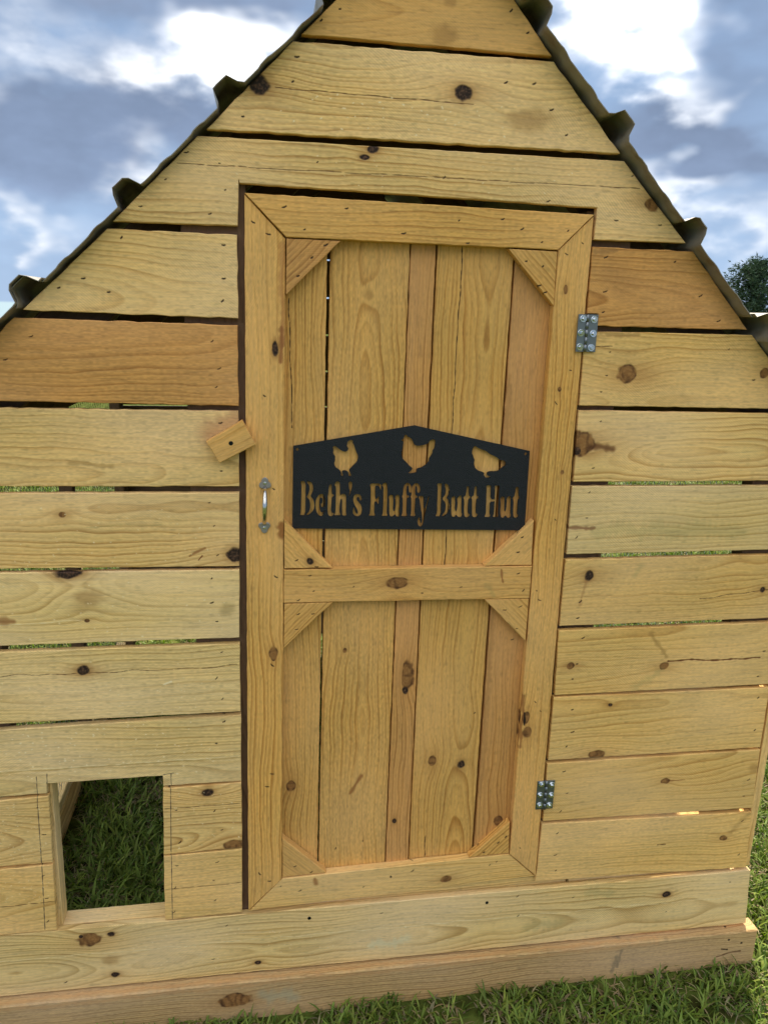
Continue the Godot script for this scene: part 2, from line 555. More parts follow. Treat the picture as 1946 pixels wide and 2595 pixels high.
# ---------------------------------------------------------------- the scene
func _ready() -> void:
	rng.seed = 5
	# camera
	var cam := Camera3D.new()
	cam.name = "camera"
	add_child(cam)
	cam.fov = 67.28
	cam.near = 0.05
	cam.far = 1500.0
	cam.rotation_order = EULER_ORDER_YXZ
	cam.rotation_degrees = Vector3(-14.544, -9.046, 1.596)
	cam.position = Vector3(0.0, 1.512, 1.404)
	cam.current = true
	# sun, sky and exposure
	var to_sun := dir_of(21.0, 50.0)
	sky_sun = to_sun
	var sun := DirectionalLight3D.new()
	sun.name = "sun"
	sun.light_energy = 1.5
	sun.light_color = Color(1.0, 0.95, 0.86)
	sun.light_angular_distance = 0.8
	sun.shadow_enabled = true
	add_child(sun)
	sun.look_at_from_position(to_sun * 50.0, Vector3.ZERO)
	var env := Environment.new()
	env.background_mode = Environment.BG_SKY
	env.sky = Sky.new()
	var pano := PanoramaSkyMaterial.new()
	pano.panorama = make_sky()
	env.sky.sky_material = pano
	env.tonemap_mode = Environment.TONE_MAPPER_LINEAR
	env.tonemap_exposure = 1.80
	env.sdfgi_enabled = true
	env.ssao_enabled = true
	env.ssil_enabled = true
	var we := WorldEnvironment.new()
	we.name = "environment"
	we.environment = env
	add_child(we)

	ground()
	# the coop
	coop = thing("chicken_coop", "gabled chicken coop of new pine boards with a framed door and corrugated metal roof", "chicken coop")
	shared["inside"] = wood_material(2.0, 0.16, {"s": 901, "t": 6, "res": 500.0, "con": 0.6})  # darkened wood tone, gives the gaps their shade by colour
	shared["pale"] = wood_material(2.0, 0.16, {"s": 902, "t": 4, "res": 900.0, "con": 0.9, "straight": true, "dens": 160.0})
	shared["plain"] = wood_material(2.0, 0.16, {"s": 903, "t": 5, "res": 700.0})
	framing()
	siding()
	door()
	hardware()
	roof()
	side_and_back_walls()
	sign_board()
	trees()
	finish_wood()


const DARK := Color(0.10, 0.07, 0.05, 0.9)
const PENCIL := Color(0.16, 0.15, 0.16, 0.75)
const RUST := Color(0.47, 0.27, 0.13, 0.55)
const CRACK := Color(0.30, 0.20, 0.11, 0.75)
const PALE := Color(0.97, 0.90, 0.70, 0.75)
const GREEN := Color(0.45, 0.48, 0.30, 0.16)
const CHIP := Color(0.97, 0.90, 0.72, 0.8)


func chips(x0: float, y0: float, x1: float, y1: float, count: int, s: int) -> Array:
	var r := RandomNumberGenerator.new()
	r.seed = s
	var o := []
	for i in count:
		var p := Vector2(r.randf_range(x0, x1), r.randf_range(y0, y1))
		var d := Vector2(r.randf_range(0.0005, 0.0025), 0).rotated(r.randf_range(-0.9, 0.9))
		o.append([p.x, p.y, p.x + d.x, p.y + d.y, r.randf_range(0.0005, 0.0010), CHIP, 0.0, 0.5])
	return o


func siding() -> void:
	var n := "siding_board"
	var t := 0.0145
	# boards over the door, cut along the rafters
	bd(n, [0.2020, 2.0735, 0.3680, 2.0735, 0.2862, 2.1540], 0.0, t, {"s": 1, "t": 2})
	bd(n, [0.1930, 2.0665, 0.3750, 2.0665, 0.4904, 1.9411, 0.0674, 1.9433], 0.0, t, {"s": 2, "t": 2, "con": 0.7, "saw": 0.01, "knots": [[0.307, 1.956, 0.017, 1.3, 2], [0.312, 2.008, 0.010, 1.2, 2]],
		"staples": [[0.10, 1.962], [0.445, 1.965], [0.13, 1.99], [0.41, 2.0]]})
	bd(n, [0.0535, 1.9326, 0.4946, 1.9333, 0.6298, 1.7962, -0.087, 1.7941], 0.0, t, {"s": 3, "t": 0, "b0": 0.15, "d0": 0.03, "k": 0.02, "dens": 170.0, "con": 0.75, "rough": 0.0011,
		"knots": [[-0.004, 1.861, 0.015, 1.1, 0, 1.2], [0.339, 1.878, 0.012, 1.2, 0, 1.3], [0.45, 1.84, 0.02, 2.4, 2, -0.9]], "staples": [[0.06, 1.915], [-0.03, 1.82], [0.05, 1.868], [0.46, 1.90], [0.50, 1.85], [0.53, 1.818], [0.41, 1.893]],
		"marks": [[0.024, 1.862, 0.357, 1.857, 0.0006, CRACK, 0.0010]] + chips(0.0, 1.80, 0.42, 1.86, 40, 5)})
	bd(n, [-0.1022, 1.7832, 0.6385, 1.7843, 0.7746, 1.6511, 0.5961, 1.6502, 0.5962, 1.7043, -0.0356, 1.7144, -0.0372, 1.7204, -0.0405, 1.6471, -0.2432, 1.6453], 0.0, t, {"s": 4, "t": 0, "b0": -0.035, "d0": 0.035, "k": 0.035, "dens": 150.0, "con": 0.85,
		"knots": [[0.185, 1.779, 0.006, 1.6, 0, 0.6], [0.175, 1.765, 0.004, 2.0, 0, 0.5], [0.700, 1.716, 0.012, 1.1, 1, 1.4]], "staples": [[-0.12, 1.75], [-0.16, 1.71], [-0.20, 1.675], [-0.085, 1.67], [-0.06, 1.70], [-0.065, 1.735], [0.09, 1.745], [0.31, 1.745], [0.66, 1.76], [0.63, 1.68], [0.72, 1.675], [0.50, 1.712]],
		"marks": [[-0.137, 1.739, 0.673, 1.739, 0.0005, CRACK, 0.0010]] + chips(-0.05, 1.70, 0.55, 1.78, 40, 6)})
	# left of the door
	var jl := -0.066
	bd(n, [-0.2529, 1.6338, -0.0418, 1.6325, -0.0426, 1.4948, -0.3962, 1.5000], -0.0005, t, {"s": 14, "t": 0, "con": 0.55, "d0": 0.035, "b0": 0.03, "rough": 0.0010, "staples": [[-0.23, 1.615], [jl, 1.61], [-0.30, 1.555], [-0.335, 1.53], [jl, 1.56], [-0.07, 1.515], [-0.26, 1.525]]})
	bd(n, [-0.4117, 1.4866, -0.0439, 1.4834, -0.0450, 1.3426, -0.5560, 1.3490], 0.0006, t, {"s": 15, "t": 1, "con": 0.55, "fuzz": 0.055, "saw": 0.0, "d0": 0.06, "rough": 0.0012, "staples": [[-0.385, 1.45], [jl - 0.02, 1.46], [jl - 0.015, 1.415], [jl - 0.02, 1.375], [-0.43, 1.41]]})
	bd(n, [-0.5800, 1.3362, -0.0459, 1.3334, -0.0466, 1.1949, -0.5800, 1.1982], -0.0004, t, {"s": 16, "t": 0, "con": 0.5, "fuzz": 0.05, "saw": 0.0, "d0": 0.03, "b0": 0.03, "rough": 0.0010, "staples": [[jl - 0.015, 1.315], [jl - 0.015, 1.222]],
		"marks": [[-0.10, 1.296, -0.055, 1.322, 0.016, Color(0.55, 0.33, 0.22, 0.30), 0.006, 0.9], [-0.34, 1.235, -0.27, 1.236, 0.004, Color(0.62, 0.49, 0.28, 0.4), 0.004, 0.8]]})
	bd(n, [-0.5800, 1.1857, -0.0468, 1.1833, -0.0496, 1.0407, -0.5800, 1.0474], 0.0003, t, {"s": 17, "t": 0, "con": 0.75, "saw": 0.022, "d0": 0.035, "k": 0.0, "b0": 0.115, "dens": 150.0, "knots": [[-0.360, 1.146, 0.005, 1.1, 1, 1.5], [-0.060, 1.060, 0.015, 1.2, 0, 1.2]], "staples": [[-0.10, 1.162], [-0.095, 1.115], [-0.09, 1.07]],
		"marks": [[-0.32, 1.121, -0.19, 1.123, 0.0012, GREEN, 0.002], [-0.14, 1.061, -0.112, 1.076, 0.002, RUST, 0.002, 0.8], [-0.125, 1.054, -0.118, 1.062, 0.0012, Color(0.4, 0.2, 0.1, 0.8)]] + chips(-0.45, 1.05, -0.1, 1.16, 60, 7)})
	bd(n, [-0.5800, 1.0388, -0.0497, 1.0339, -0.0525, 0.8956, -0.5800, 0.8960], -0.0002, t, {"s": 18, "t": 4, "con": 0.6, "saw": 0.016, "b0": 0.11, "d0": 0.03, "dens": 150.0, "knots": [[-0.351, 1.034, 0.010, 2.4, 0, 1.6], [-0.335, 0.985, 0.014, 2.0, 2, 1.6], [-0.33, 0.94, 0.004, 1.4, 1, 0.6]], "staples": [[-0.10, 1.01], [-0.10, 0.97], [-0.098, 0.93]],
		"marks": [[-0.50, 0.934, -0.34, 0.942, 0.0006, PALE, 0.001], [-0.52, 0.942, -0.46, 0.942, 0.006, RUST, 0.002, 0.9], [-0.08, 0.95, -0.07, 0.955, 0.009, Color(0.5, 0.42, 0.25, 0.35), 0.003, 0.8]] + chips(-0.5, 0.9, -0.08, 1.02, 40, 8)})
	bd(n, [-0.5800, 0.8834, -0.0520, 0.8824, -0.0533, 0.7370, -0.5800, 0.7369], 0.0004, t, {"s": 19, "t": 4, "con": 0.65, "saw": 0.022, "b0": 0.055, "d0": 0.025, "k": -0.03, "dens": 150.0, "knots": [[-0.344, 0.837, 0.009, 1.2, 0, 1.6]], "staples": [[-0.09, 0.858], [-0.10, 0.815], [-0.09, 0.765]],
		"marks": [[-0.494, 0.834, -0.059, 0.836, 0.0005, CRACK, 0.003], [-0.20, 0.803, -0.185, 0.808, 0.0016, CHIP, 0.001]] + chips(-0.5, 0.74, -0.1, 0.86, 70, 9)})
	bd(n, [-0.5800, 0.7220, -0.0527, 0.7290, -0.0548, 0.5800, -0.2088, 0.5800, -0.2088, 0.6030, -0.4290, 0.6013, -0.4300, 0.5795, -0.5800, 0.5780], 0.0, t, {"s": 20, "t": 4, "con": 0.7, "saw": 0.024, "b0": 0.02, "d0": 0.03, "dens": 150.0, "staples": [[-0.09, 0.71], [-0.10, 0.66]],
		"marks": [[-0.58, 0.630, -0.054, 0.633, 0.0014, Color(0.66, 0.52, 0.28, 0.5), 0.001], [-0.512, 0.633, -0.054, 0.636, 0.0006, PALE, 0.001], [-0.447, 0.617, -0.448, 0.578, 0.0006, PENCIL], [-0.427, 0.622, -0.4285, 0.601, 0.0006, PENCIL], [-0.193, 0.606, -0.1935, 0.580, 0.0006, PENCIL], [-0.207, 0.605, -0.188, 0.607, 0.0006, PENCIL]] + chips(-0.5, 0.6, -0.1, 0.72, 90, 10)})
	bd(n, [-0.5800, 0.5683, -0.4270, 0.5740, -0.4310, 0.4215, -0.5800, 0.4200], -0.0003, t, {"s": 21, "t": 0, "con": 0.6, "saw": 0.01, "d0": 0.03, "dens": 170.0, "staples": [[-0.45, 0.55], [-0.445, 0.495]],
		"marks": [[-0.449, 0.572, -0.453, 0.4216, 0.0006, PENCIL]] + chips(-0.54, 0.43, -0.44, 0.56, 90, 11)})
	bd(n, [-0.2095, 0.5740, -0.0549, 0.5767, -0.0562, 0.4227, -0.2150, 0.4185], 0.0002, t, {"s": 22, "t": 0, "con": 0.75, "saw": 0.0, "d0": 0.02, "b0": 0.04, "dens": 160.0, "rough": 0.0009, "knots": [[-0.119, 0.557, 0.010, 1.4, 0, 1.5], [-0.079, 0.432, 0.013, 1.7, 1, 1.0]], "staples": [[-0.186, 0.445], [-0.19, 0.515], [-0.11, 0.52], [-0.10, 0.475]],
		"marks": [[-0.195, 0.575, -0.2005, 0.42, 0.0006, PENCIL], [-0.21, 0.527, -0.06, 0.5275, 0.0006, CRACK, 0.001]] + chips(-0.2, 0.43, -0.06, 0.56, 40, 12)})
	bd(n, [-0.5800, 0.4123, -0.4315, 0.4165, -0.4353, 0.2590, -0.5800, 0.2575], 0.0004, t, {"s": 23, "t": 5, "con": 0.55, "fuzz": 0.05, "staples": [[-0.45, 0.39], [-0.452, 0.34], [-0.455, 0.28]], "marks": [[-0.453, 0.415, -0.459, 0.262, 0.0006, PENCIL], [-0.56, 0.325, -0.435, 0.328, 0.0006, CRACK, 0.001]] + chips(-0.54, 0.33, -0.44, 0.40, 40, 13)})
	bd(n, [-0.2150, 0.4150, -0.0562, 0.4185, -0.0590, 0.2613, -0.2185, 0.2590], -0.0003, t, {"s": 24, "t": 5, "con": 0.5, "fuzz": 0.05, "straight": true, "staples": [[-0.191, 0.385], [-0.194, 0.33], [-0.20, 0.275], [-0.11, 0.385], [-0.115, 0.35], [-0.118, 0.30]], "marks": [[-0.200, 0.415, -0.2045, 0.260, 0.0006, PENCIL], [-0.215, 0.333, -0.06, 0.335, 0.0005, CRACK, 0.001]]})
	# right of the door
	var jr := 0.640
	bd(n, [0.5946, 1.6379, 0.7915, 1.6371, 0.9233, 1.4980, 0.6172, 1.4980, 0.6168, 1.5200, 0.5955, 1.5200], -0.0003, t, {"s": 34, "t": 1, "con": 0.6, "d0": 0.02, "k": 0.06, "b0": 0.05, "dens": 130.0, "fuzz": 0.045, "rough": 0.0009, "staples": [[0.62, 1.615], [0.622, 1.565], [0.627, 1.515], [0.76, 1.615], [0.82, 1.56], [0.86, 1.52]],
		"marks": [[0.66, 1.58, 0.64, 1.60, 0.02, Color(0.45, 0.32, 0.2, 0.14), 0.01, 0.9], [0.60, 1.63, 0.64, 1.632, 0.004, Color(0.4, 0.3, 0.2, 0.3), 0.003, 0.9]]})
	bd(n, [0.5950, 1.4880, 0.9348, 1.4886, 1.0730, 1.3460, 0.5964, 1.3494], 0.0003, t, {"s": 35, "t": 5, "con": 0.6, "b0": 0.02, "d0": 0.03, "dens": 150.0, "fuzz": 0.045, "knots": [[0.690, 1.409, 0.017, 1.15, 1, 1.6], [0.974, 1.418, 0.011, 1.0, 1, 1.0]], "staples": [[0.645, 1.452], [0.642, 1.412], [0.64, 1.375], [0.89, 1.455], [0.95, 1.40]],
		"marks": [[0.617, 1.459, 0.65, 1.461, 0.0006, CRACK], [0.62, 1.486, 0.70, 1.484, 0.004, Color(0.5, 0.38, 0.2, 0.4), 0.004, 0.8]]})
	bd(n, [0.5957, 1.3400, 1.0900, 1.3362, 1.0920, 1.1997, 0.5985, 1.1998], -0.0004, t, {"s": 36, "t": 0, "con": 0.8, "b0": 0.06, "d0": 0.010, "k": 0.07, "dens": 140.0, "knots": [[0.611, 1.271, 0.024, 1.35, 1, 1.6], [0.600, 1.265, 0.012, 1.5, 0, 0.5]], "staples": [[0.645, 1.325], [0.635, 1.225]],
		"marks": [[0.625, 1.268, 0.672, 1.264, 0.005, Color(0.36, 0.22, 0.12, 0.7), 0.004, 0.9]]})
	bd(n, [0.5969, 1.1903, 1.0940, 1.1885, 1.0960, 1.0510, 0.5979, 1.0504], 0.0003, t, {"s": 37, "t": 4, "con": 0.6, "straight": true, "dens": 120.0, "saw": 0.018, "staples": [[0.63, 1.172], [0.632, 1.13], [0.615, 1.08]],
		"marks": [[0.598, 1.105, 0.65, 1.106, 0.003, Color(0.45, 0.28, 0.18, 0.6), 0.003, 0.8], [0.65, 1.10, 0.98, 1.092, 0.012, GREEN, 0.006, 0.9]]})
	bd(n, [0.5963, 1.0385, 1.0975, 1.0398, 1.0985, 0.8960, 0.5966, 0.8955], -0.0002, t, {"s": 38, "t": 5, "con": 0.55, "b0": 0.14, "d0": 0.03, "dens": 160.0, "knots": [[0.652, 1.005, 0.011, 0.9, 0, 1.3], [1.041, 0.962, 0.006, 0.9, 0, 1.0]], "staples": [[0.635, 0.955], [0.632, 0.915]],
		"marks": [[0.643, 0.99, 0.636, 0.94, 0.003, Color(0.45, 0.25, 0.15, 0.22), 0.001, 0.9], [0.76, 1.02, 0.75, 1.0, 0.005, GREEN, 0.002, 0.9], [0.90, 0.945, 1.09, 0.962, 0.0006, CRACK, 0.002]]})
	bd(n, [0.5952, 0.8848, 1.0990, 0.8860, 1.1000, 0.7385, 0.6001, 0.7378], 0.0004, t, {"s": 39, "t": 5, "con": 0.5, "b0": 0.15, "d0": 0.035, "dens": 140.0, "knots": [[0.625, 0.804, 0.007, 1.2, 1, 1.2], [0.840, 0.792, 0.009, 1.2, 1, 1.6]], "staples": [[0.65, 0.865], [0.645, 0.815], [0.638, 0.772], [1.07, 0.82], [1.065, 0.765]],
		"marks": [[0.847, 0.806, 1.062, 0.802, 0.0016, Color(0.36, 0.20, 0.10, 0.85), 0.002, 0.4], [0.80, 0.87, 0.84, 0.815, 0.004, Color(0.55, 0.42, 0.22, 0.4), 0.002, 0.9], [0.78, 0.75, 0.835, 0.785, 0.007, GREEN, 0.004, 0.9]]})
	bd(n, [0.5980, 0.7325, 1.1000, 0.7300, 1.1010, 0.5805, 0.5987, 0.5818], -0.0004, t, {"s": 40, "t": 5, "con": 0.55, "b0": 0.13, "d0": 0.03, "dens": 140.0, "knots": [[0.728, 0.708, 0.004, 1.5, 0, 0.8], [0.704, 0.590, 0.013, 1.5, 1, 1.4]], "staples": [[0.64, 0.706], [0.644, 0.655], [0.638, 0.605], [1.075, 0.70], [1.075, 0.62]]})
	bd(n, [0.5971, 0.5738, 1.1015, 0.5751, 1.1055, 0.4235, 0.5996, 0.4300], 0.0002, t, {"s": 41, "t": 5, "con": 0.55, "b0": 0.15, "d0": 0.03, "dens": 140.0, "knots": [[0.876, 0.509, 0.008, 1.5, 1, 1.4], [1.094, 0.531, 0.012, 1.3, 2, 0.8]], "staples": [[0.64, 0.545], [0.645, 0.49], [0.64, 0.455], [1.08, 0.50], [1.08, 0.45]], "marks": [[0.885, 0.510, 0.925, 0.5105, 0.0012, RUST, 0.001]]})
	bd(n, [0.5973, 0.4225, 1.1060, 0.4120, 1.1160, 0.2605, 0.5939, 0.2735], 0.0005, t, {"s": 42, "t": 5, "con": 0.5, "b0": -0.02, "d0": 0.03, "dens": 140.0, "knots": [[1.041, 0.346, 0.008, 1.4, 1, 1.3]], "staples": [[0.635, 0.395], [0.638, 0.34], [0.64, 0.30], [1.085, 0.39], [1.09, 0.30]], "marks": [[1.06, 0.36, 1.10, 0.408, 0.006, Color(0.5, 0.38, 0.22, 0.25), 0.002, 0.9], [0.88, 0.343, 0.90, 0.343, 0.001, CRACK]]})
	# the long bottom board and the timber that it stands on
	bd(n, [-0.6000, 0.2562, 1.1272, 0.2530, 1.1390, 0.1010, -0.6000, 0.1035], 0.0008, t, {"s": 43, "t": 4, "con": 0.85, "saw": 0.02, "b0": 0.06, "d0": 0.012, "k": 0.035, "dens": 150.0,
		"knots": [[-0.366, 0.226, 0.017, 1.6, 1, 1.2], [-0.390, 0.236, 0.005, 1.0, 0, 0.3], [-0.332, 0.236, 0.006, 1.5, 0, 0.3], [-0.340, 0.168, 0.014, 1.5, 2, 0.8], [-0.331, 0.131, 0.007, 1.5, 0, 1.1], [-0.028, 0.127, 0.005, 1.5, 0, 1.0], [0.915, 0.206, 0.007, 1.4, 0, 1.2]],
		"staples": [[0.24, 0.225], [0.55, 0.232], [0.69, 0.228], [-0.09, 0.236], [-0.12, 0.14], [-0.43, 0.125], [1.08, 0.22], [0.56, 0.18], [0.92, 0.15]],
		"marks": [[-0.6, 0.190, 1.11, 0.181, 0.0005, PALE, 0.002], [0.72, 0.23, 0.78, 0.226, 0.010, GREEN, 0.004, 0.9], [0.58, 0.15, 0.66, 0.155, 0.012, GREEN, 0.004, 0.9], [0.22, 0.140, 0.30, 0.150, 0.010, Color(0.86, 0.87, 0.72, 0.35), 0.006, 0.9]] + chips(-0.3, 0.12, 0.6, 0.22, 120, 14)})
	bd("base_timber", [-0.62, 0.1000, 1.1610, 0.0950, 1.1600, -0.0400, -0.62, -0.0400], 0.0220, 0.0410, {"s": 44, "t": 3, "con": 0.75, "straight": true, "dens": 170.0, "fuzz": 0.05, "chamfer": 0.003, "knots": [[-0.075, 0.050, 0.016, 2.2, 1, 1.2]],
		"marks": [[0.79, 0.02, 0.80, 0.06, 0.006, Color(0.30, 0.30, 0.26, 0.30), 0.004, 0.6], [0.808, 0.03, 0.815, 0.075, 0.004, Color(0.30, 0.30, 0.26, 0.30), 0.004, 0.6], [-0.02, 0.06, 0.05, 0.045, 0.014, Color(0.62, 0.66, 0.58, 0.35), 0.006, 0.9], [1.06, 0.03, 1.12, 0.04, 0.002, Color(0.3, 0.2, 0.12, 0.6), 0.002], [-0.6, 0.090, 0.9, 0.088, 0.004, Color(0.80, 0.58, 0.36, 0.30), 0.003, 0.9], [1.085, 0.075, 1.086, 0.075, 0.003, DARK], [1.12, 0.062, 1.121, 0.062, 0.003, DARK], [1.07, 0.05, 1.085, 0.047, 0.002, DARK]]})


func framing() -> void:
	# studs, rafters and sills seen through the gaps
	var zf := -0.0170
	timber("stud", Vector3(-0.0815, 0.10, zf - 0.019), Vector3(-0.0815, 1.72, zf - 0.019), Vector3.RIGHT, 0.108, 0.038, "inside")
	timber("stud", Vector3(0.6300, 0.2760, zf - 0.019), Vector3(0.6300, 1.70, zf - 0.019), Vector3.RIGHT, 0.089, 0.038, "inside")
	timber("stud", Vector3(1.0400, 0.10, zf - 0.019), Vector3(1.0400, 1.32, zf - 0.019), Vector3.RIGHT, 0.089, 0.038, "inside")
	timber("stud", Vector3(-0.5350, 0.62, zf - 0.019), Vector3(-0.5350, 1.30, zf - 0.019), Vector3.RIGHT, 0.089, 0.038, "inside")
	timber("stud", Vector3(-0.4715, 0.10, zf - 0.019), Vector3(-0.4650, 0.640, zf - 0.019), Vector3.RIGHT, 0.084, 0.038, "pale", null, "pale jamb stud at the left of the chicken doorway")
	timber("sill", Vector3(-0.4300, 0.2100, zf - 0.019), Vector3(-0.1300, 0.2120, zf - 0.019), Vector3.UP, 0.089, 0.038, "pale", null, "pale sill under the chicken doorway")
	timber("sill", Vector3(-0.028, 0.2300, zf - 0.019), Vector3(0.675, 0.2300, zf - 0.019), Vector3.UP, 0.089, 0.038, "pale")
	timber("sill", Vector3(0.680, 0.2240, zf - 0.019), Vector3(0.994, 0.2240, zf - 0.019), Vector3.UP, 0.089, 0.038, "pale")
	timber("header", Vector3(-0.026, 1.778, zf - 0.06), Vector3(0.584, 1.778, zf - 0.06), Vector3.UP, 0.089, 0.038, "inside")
	var apex := Vector3(0.2862, 2.1555, 0.0)
	for s in [[Vector3(-0.58, 1.3265, 0.0), -1.0], [Vector3(1.105, 1.3105, 0.0), 1.0]]:
		var d: Vector3 = (s[0] - apex).normalized()
		var inn := Vector3(d.y * s[1], -d.x * s[1], 0.0)
		for z in [zf - 0.063, -0.95, -1.80]:
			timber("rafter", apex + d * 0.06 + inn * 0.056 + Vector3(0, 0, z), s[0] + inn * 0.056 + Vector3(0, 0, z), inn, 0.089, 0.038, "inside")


func door() -> void:
	var d := group_node("door", coop)
	d.set_meta("label", "framed coop door with tan boards and angled corner braces")
	var zf := 0.0005
	var zp := -0.0200
	var t := 0.0190
	# the five upright boards
	bd("door_board", [0.0265, 1.6500, 0.1132, 1.6500, 0.1022, 0.3200, 0.0150, 0.3200], zp, t, {"s": 51, "t": 2, "ang": 90.0, "straight": true, "con": 0.7, "knots": [[0.049, 0.549, 0.010, 1.3, 1, 1.3]], "marks": [[0.046, 1.53, 0.052, 1.30, 0.0006, DARK, 0.001]]}, d)
	bd("door_board", [0.1193, 1.6500, 0.2606, 1.6500, 0.2499, 0.3200, 0.1052, 0.3200], zp, t, {"s": 52, "t": 2, "ang": 90.0, "straight": true, "d0": 0.012, "b0": 0.075, "k": 0.016, "dens": 150.0, "con": 0.7, "fuzz": 0.06, "knots": [[0.191, 1.539, 0.008, 1.3, 2, 1.5], [0.155, 0.850, 0.005, 1.3, 1, 1.2]], "marks": [[0.17, 0.52, 0.195, 0.56, 0.003, RUST, 0.001, 0.8]], "staples": [[0.2, 0.40], [0.14, 0.385]], "staple_turn": 1.0}, d)
	bd("door_board", [0.2626, 1.6500, 0.3078, 1.6500, 0.3008, 0.3200, 0.2522, 0.3200], zp + 0.0007, t, {"s": 53, "t": 1, "ang": 90.0, "straight": true, "con": 0.75, "knots": [[0.283, 0.790, 0.012, 2.8, 1, 1.0], [0.281, 0.755, 0.006, 1.6, 0, 0.5], [0.268, 0.448, 0.004, 1.3, 0, 0.8]]}, d, "narrow reddish upright board")
	bd("door_board", [0.3111, 1.6500, 0.4527, 1.6500, 0.4465, 0.3200, 0.3039, 0.3200], zp - 0.0003, t, {"s": 54, "t": 2, "ang": 90.0, "straight": true, "d0": 0.02, "b0": 0.05, "dens": 165.0, "con": 0.6, "knots": [[0.350, 0.586, 0.009, 1.3, 1, 1.3], [0.413, 0.573, 0.009, 1.2, 0, 1.2]], "staples": [[0.43, 0.70]],
		"marks": [[0.357, 1.65, 0.353, 1.02, 0.0006, DARK, 0.0010], [0.340, 0.40, 0.340, 0.345, 0.0006, DARK, 0.001]]}, d)
	bd("door_board", [0.4571, 1.6500, 0.5450, 1.6500, 0.5400, 0.3200, 0.4510, 0.3200], zp + 0.0004, t, {"s": 55, "t": 1, "ang": 90.0, "straight": true, "con": 0.55, "knots": [[0.503, 0.430, 0.010, 1.3, 1, 1.2]], "staples": [[0.505, 0.86]], "marks": [[0.462, 1.4, 0.4575, 0.5, 0.004, Color(0.62, 0.44, 0.25, 0.35), 0.002, 0.9]]}, d)
	# frame: two stiles and three rails, mitred at the corners
	bd("door_rail", [-0.0281, 1.6995, 0.5920, 1.6925, 0.5290, 1.6296, 0.0410, 1.6320], zf, t, {"s": 61, "t": 2, "straight": true, "con": 0.6, "fuzz": 0.05, "staples": [[0.04, 1.672], [0.07, 1.645], [0.14, 1.675], [0.24, 1.645], [0.34, 1.67], [0.36, 1.64], [0.46, 1.668], [0.50, 1.642], [0.42, 1.672], [0.54, 1.67]]}, d)
	bd("door_stile", [-0.0284, 1.6980, 0.0396, 1.6300, 0.0250, 0.3390, -0.0456, 0.2660], zf - 0.0006, t, {"s": 62, "t": 2, "ang": 90.0, "straight": true, "con": 0.75, "knots": [[0.020, 1.444, 0.005, 2.4, 0, 1.0], [0.013, 0.853, 0.007, 2.2, 1, 1.0]], "staples": [[-0.012, 1.66], [0.012, 1.63], [0.004, 1.36], [0.016, 1.19], [0.018, 1.02], [0.008, 0.83], [0.0, 0.56], [0.01, 0.60], [-0.02, 0.35], [0.0, 0.33]], "staple_turn": -0.9,
		"marks": [[0.031, 1.48, 0.030, 1.42, 0.003, Color(0.48, 0.27, 0.14, 0.6), 0.002, 0.8], [0.029, 1.12, 0.030, 1.10, 0.006, Color(0.50, 0.28, 0.12, 0.65), 0.003, 0.6], [0.033, 1.62, 0.036, 1.45, 0.004, Color(0.60, 0.38, 0.22, 0.4), 0.002, 0.9]]}, d)
	bd("door_stile", [0.5920, 1.6905, 0.5300, 1.6290, 0.5275, 0.3530, 0.5916, 0.2913], zf + 0.0004, t, {"s": 63, "t": 2, "ang": 90.0, "straight": true, "con": 0.6, "fuzz": 0.045, "knots": [[0.550, 1.563, 0.004, 2.0, 1, 0.9], [0.554, 1.380, 0.004, 1.2, 1, 0.9], [0.573, 1.219, 0.004, 1.2, 1, 0.9], [0.541, 0.685, 0.008, 1.8, 1, 1.0], [0.546, 0.658, 0.010, 1.4, 1, 0.6]], "staples": [[0.55, 1.62], [0.575, 1.65], [0.575, 1.42], [0.552, 1.36], [0.57, 1.12], [0.545, 0.98], [0.546, 0.95], [0.56, 0.73], [0.575, 0.70], [0.55, 0.36]], "staple_turn": -0.9,
		"marks": [[0.533, 0.74, 0.531, 0.62, 0.003, RUST, 0.002, 0.8], [0.536, 0.70, 0.538, 0.672, 0.002, DARK, 0.001]]}, d)
	bd("door_rail", [0.0260, 0.3380, 0.5262, 0.3522, 0.5908, 0.2885, -0.0440, 0.2642], zf, t, {"s": 64, "t": 5, "straight": true, "con": 0.6, "knots": [[0.385, 0.299, 0.009, 1.5, 1, 1.2]], "staples": [[0.48, 0.32], [0.31, 0.325], [0.2, 0.30], [0.06, 0.30], [0.02, 0.315], [0.50, 0.335]], "marks": [[0.26, 0.318, 0.26, 0.319, 0.0025, DARK], [0.095, 0.33, 0.098, 0.318, 0.004, RUST, 0.001, 0.9]]}, d)
	bd("door_rail", [0.0335, 1.0313, 0.5267, 1.0273, 0.5261, 0.9584, 0.0331, 0.9641], zf + 0.0003, t, {"s": 65, "t": 2, "straight": true, "con": 0.7, "knots": [[0.254, 1.001, 0.012, 1.7, 1, 1.4]], "staples": [[0.085, 1.01], [0.09, 0.985], [0.06, 0.975], [0.17, 0.99], [0.30, 0.978], [0.38, 0.98], [0.50, 1.01], [0.51, 0.975]], "marks": [[0.43, 0.99, 0.45, 0.965, 0.005, GREEN, 0.003, 0.9], [0.46, 1.02, 0.47, 0.995, 0.002, RUST, 0.003, 0.8]]}, d)
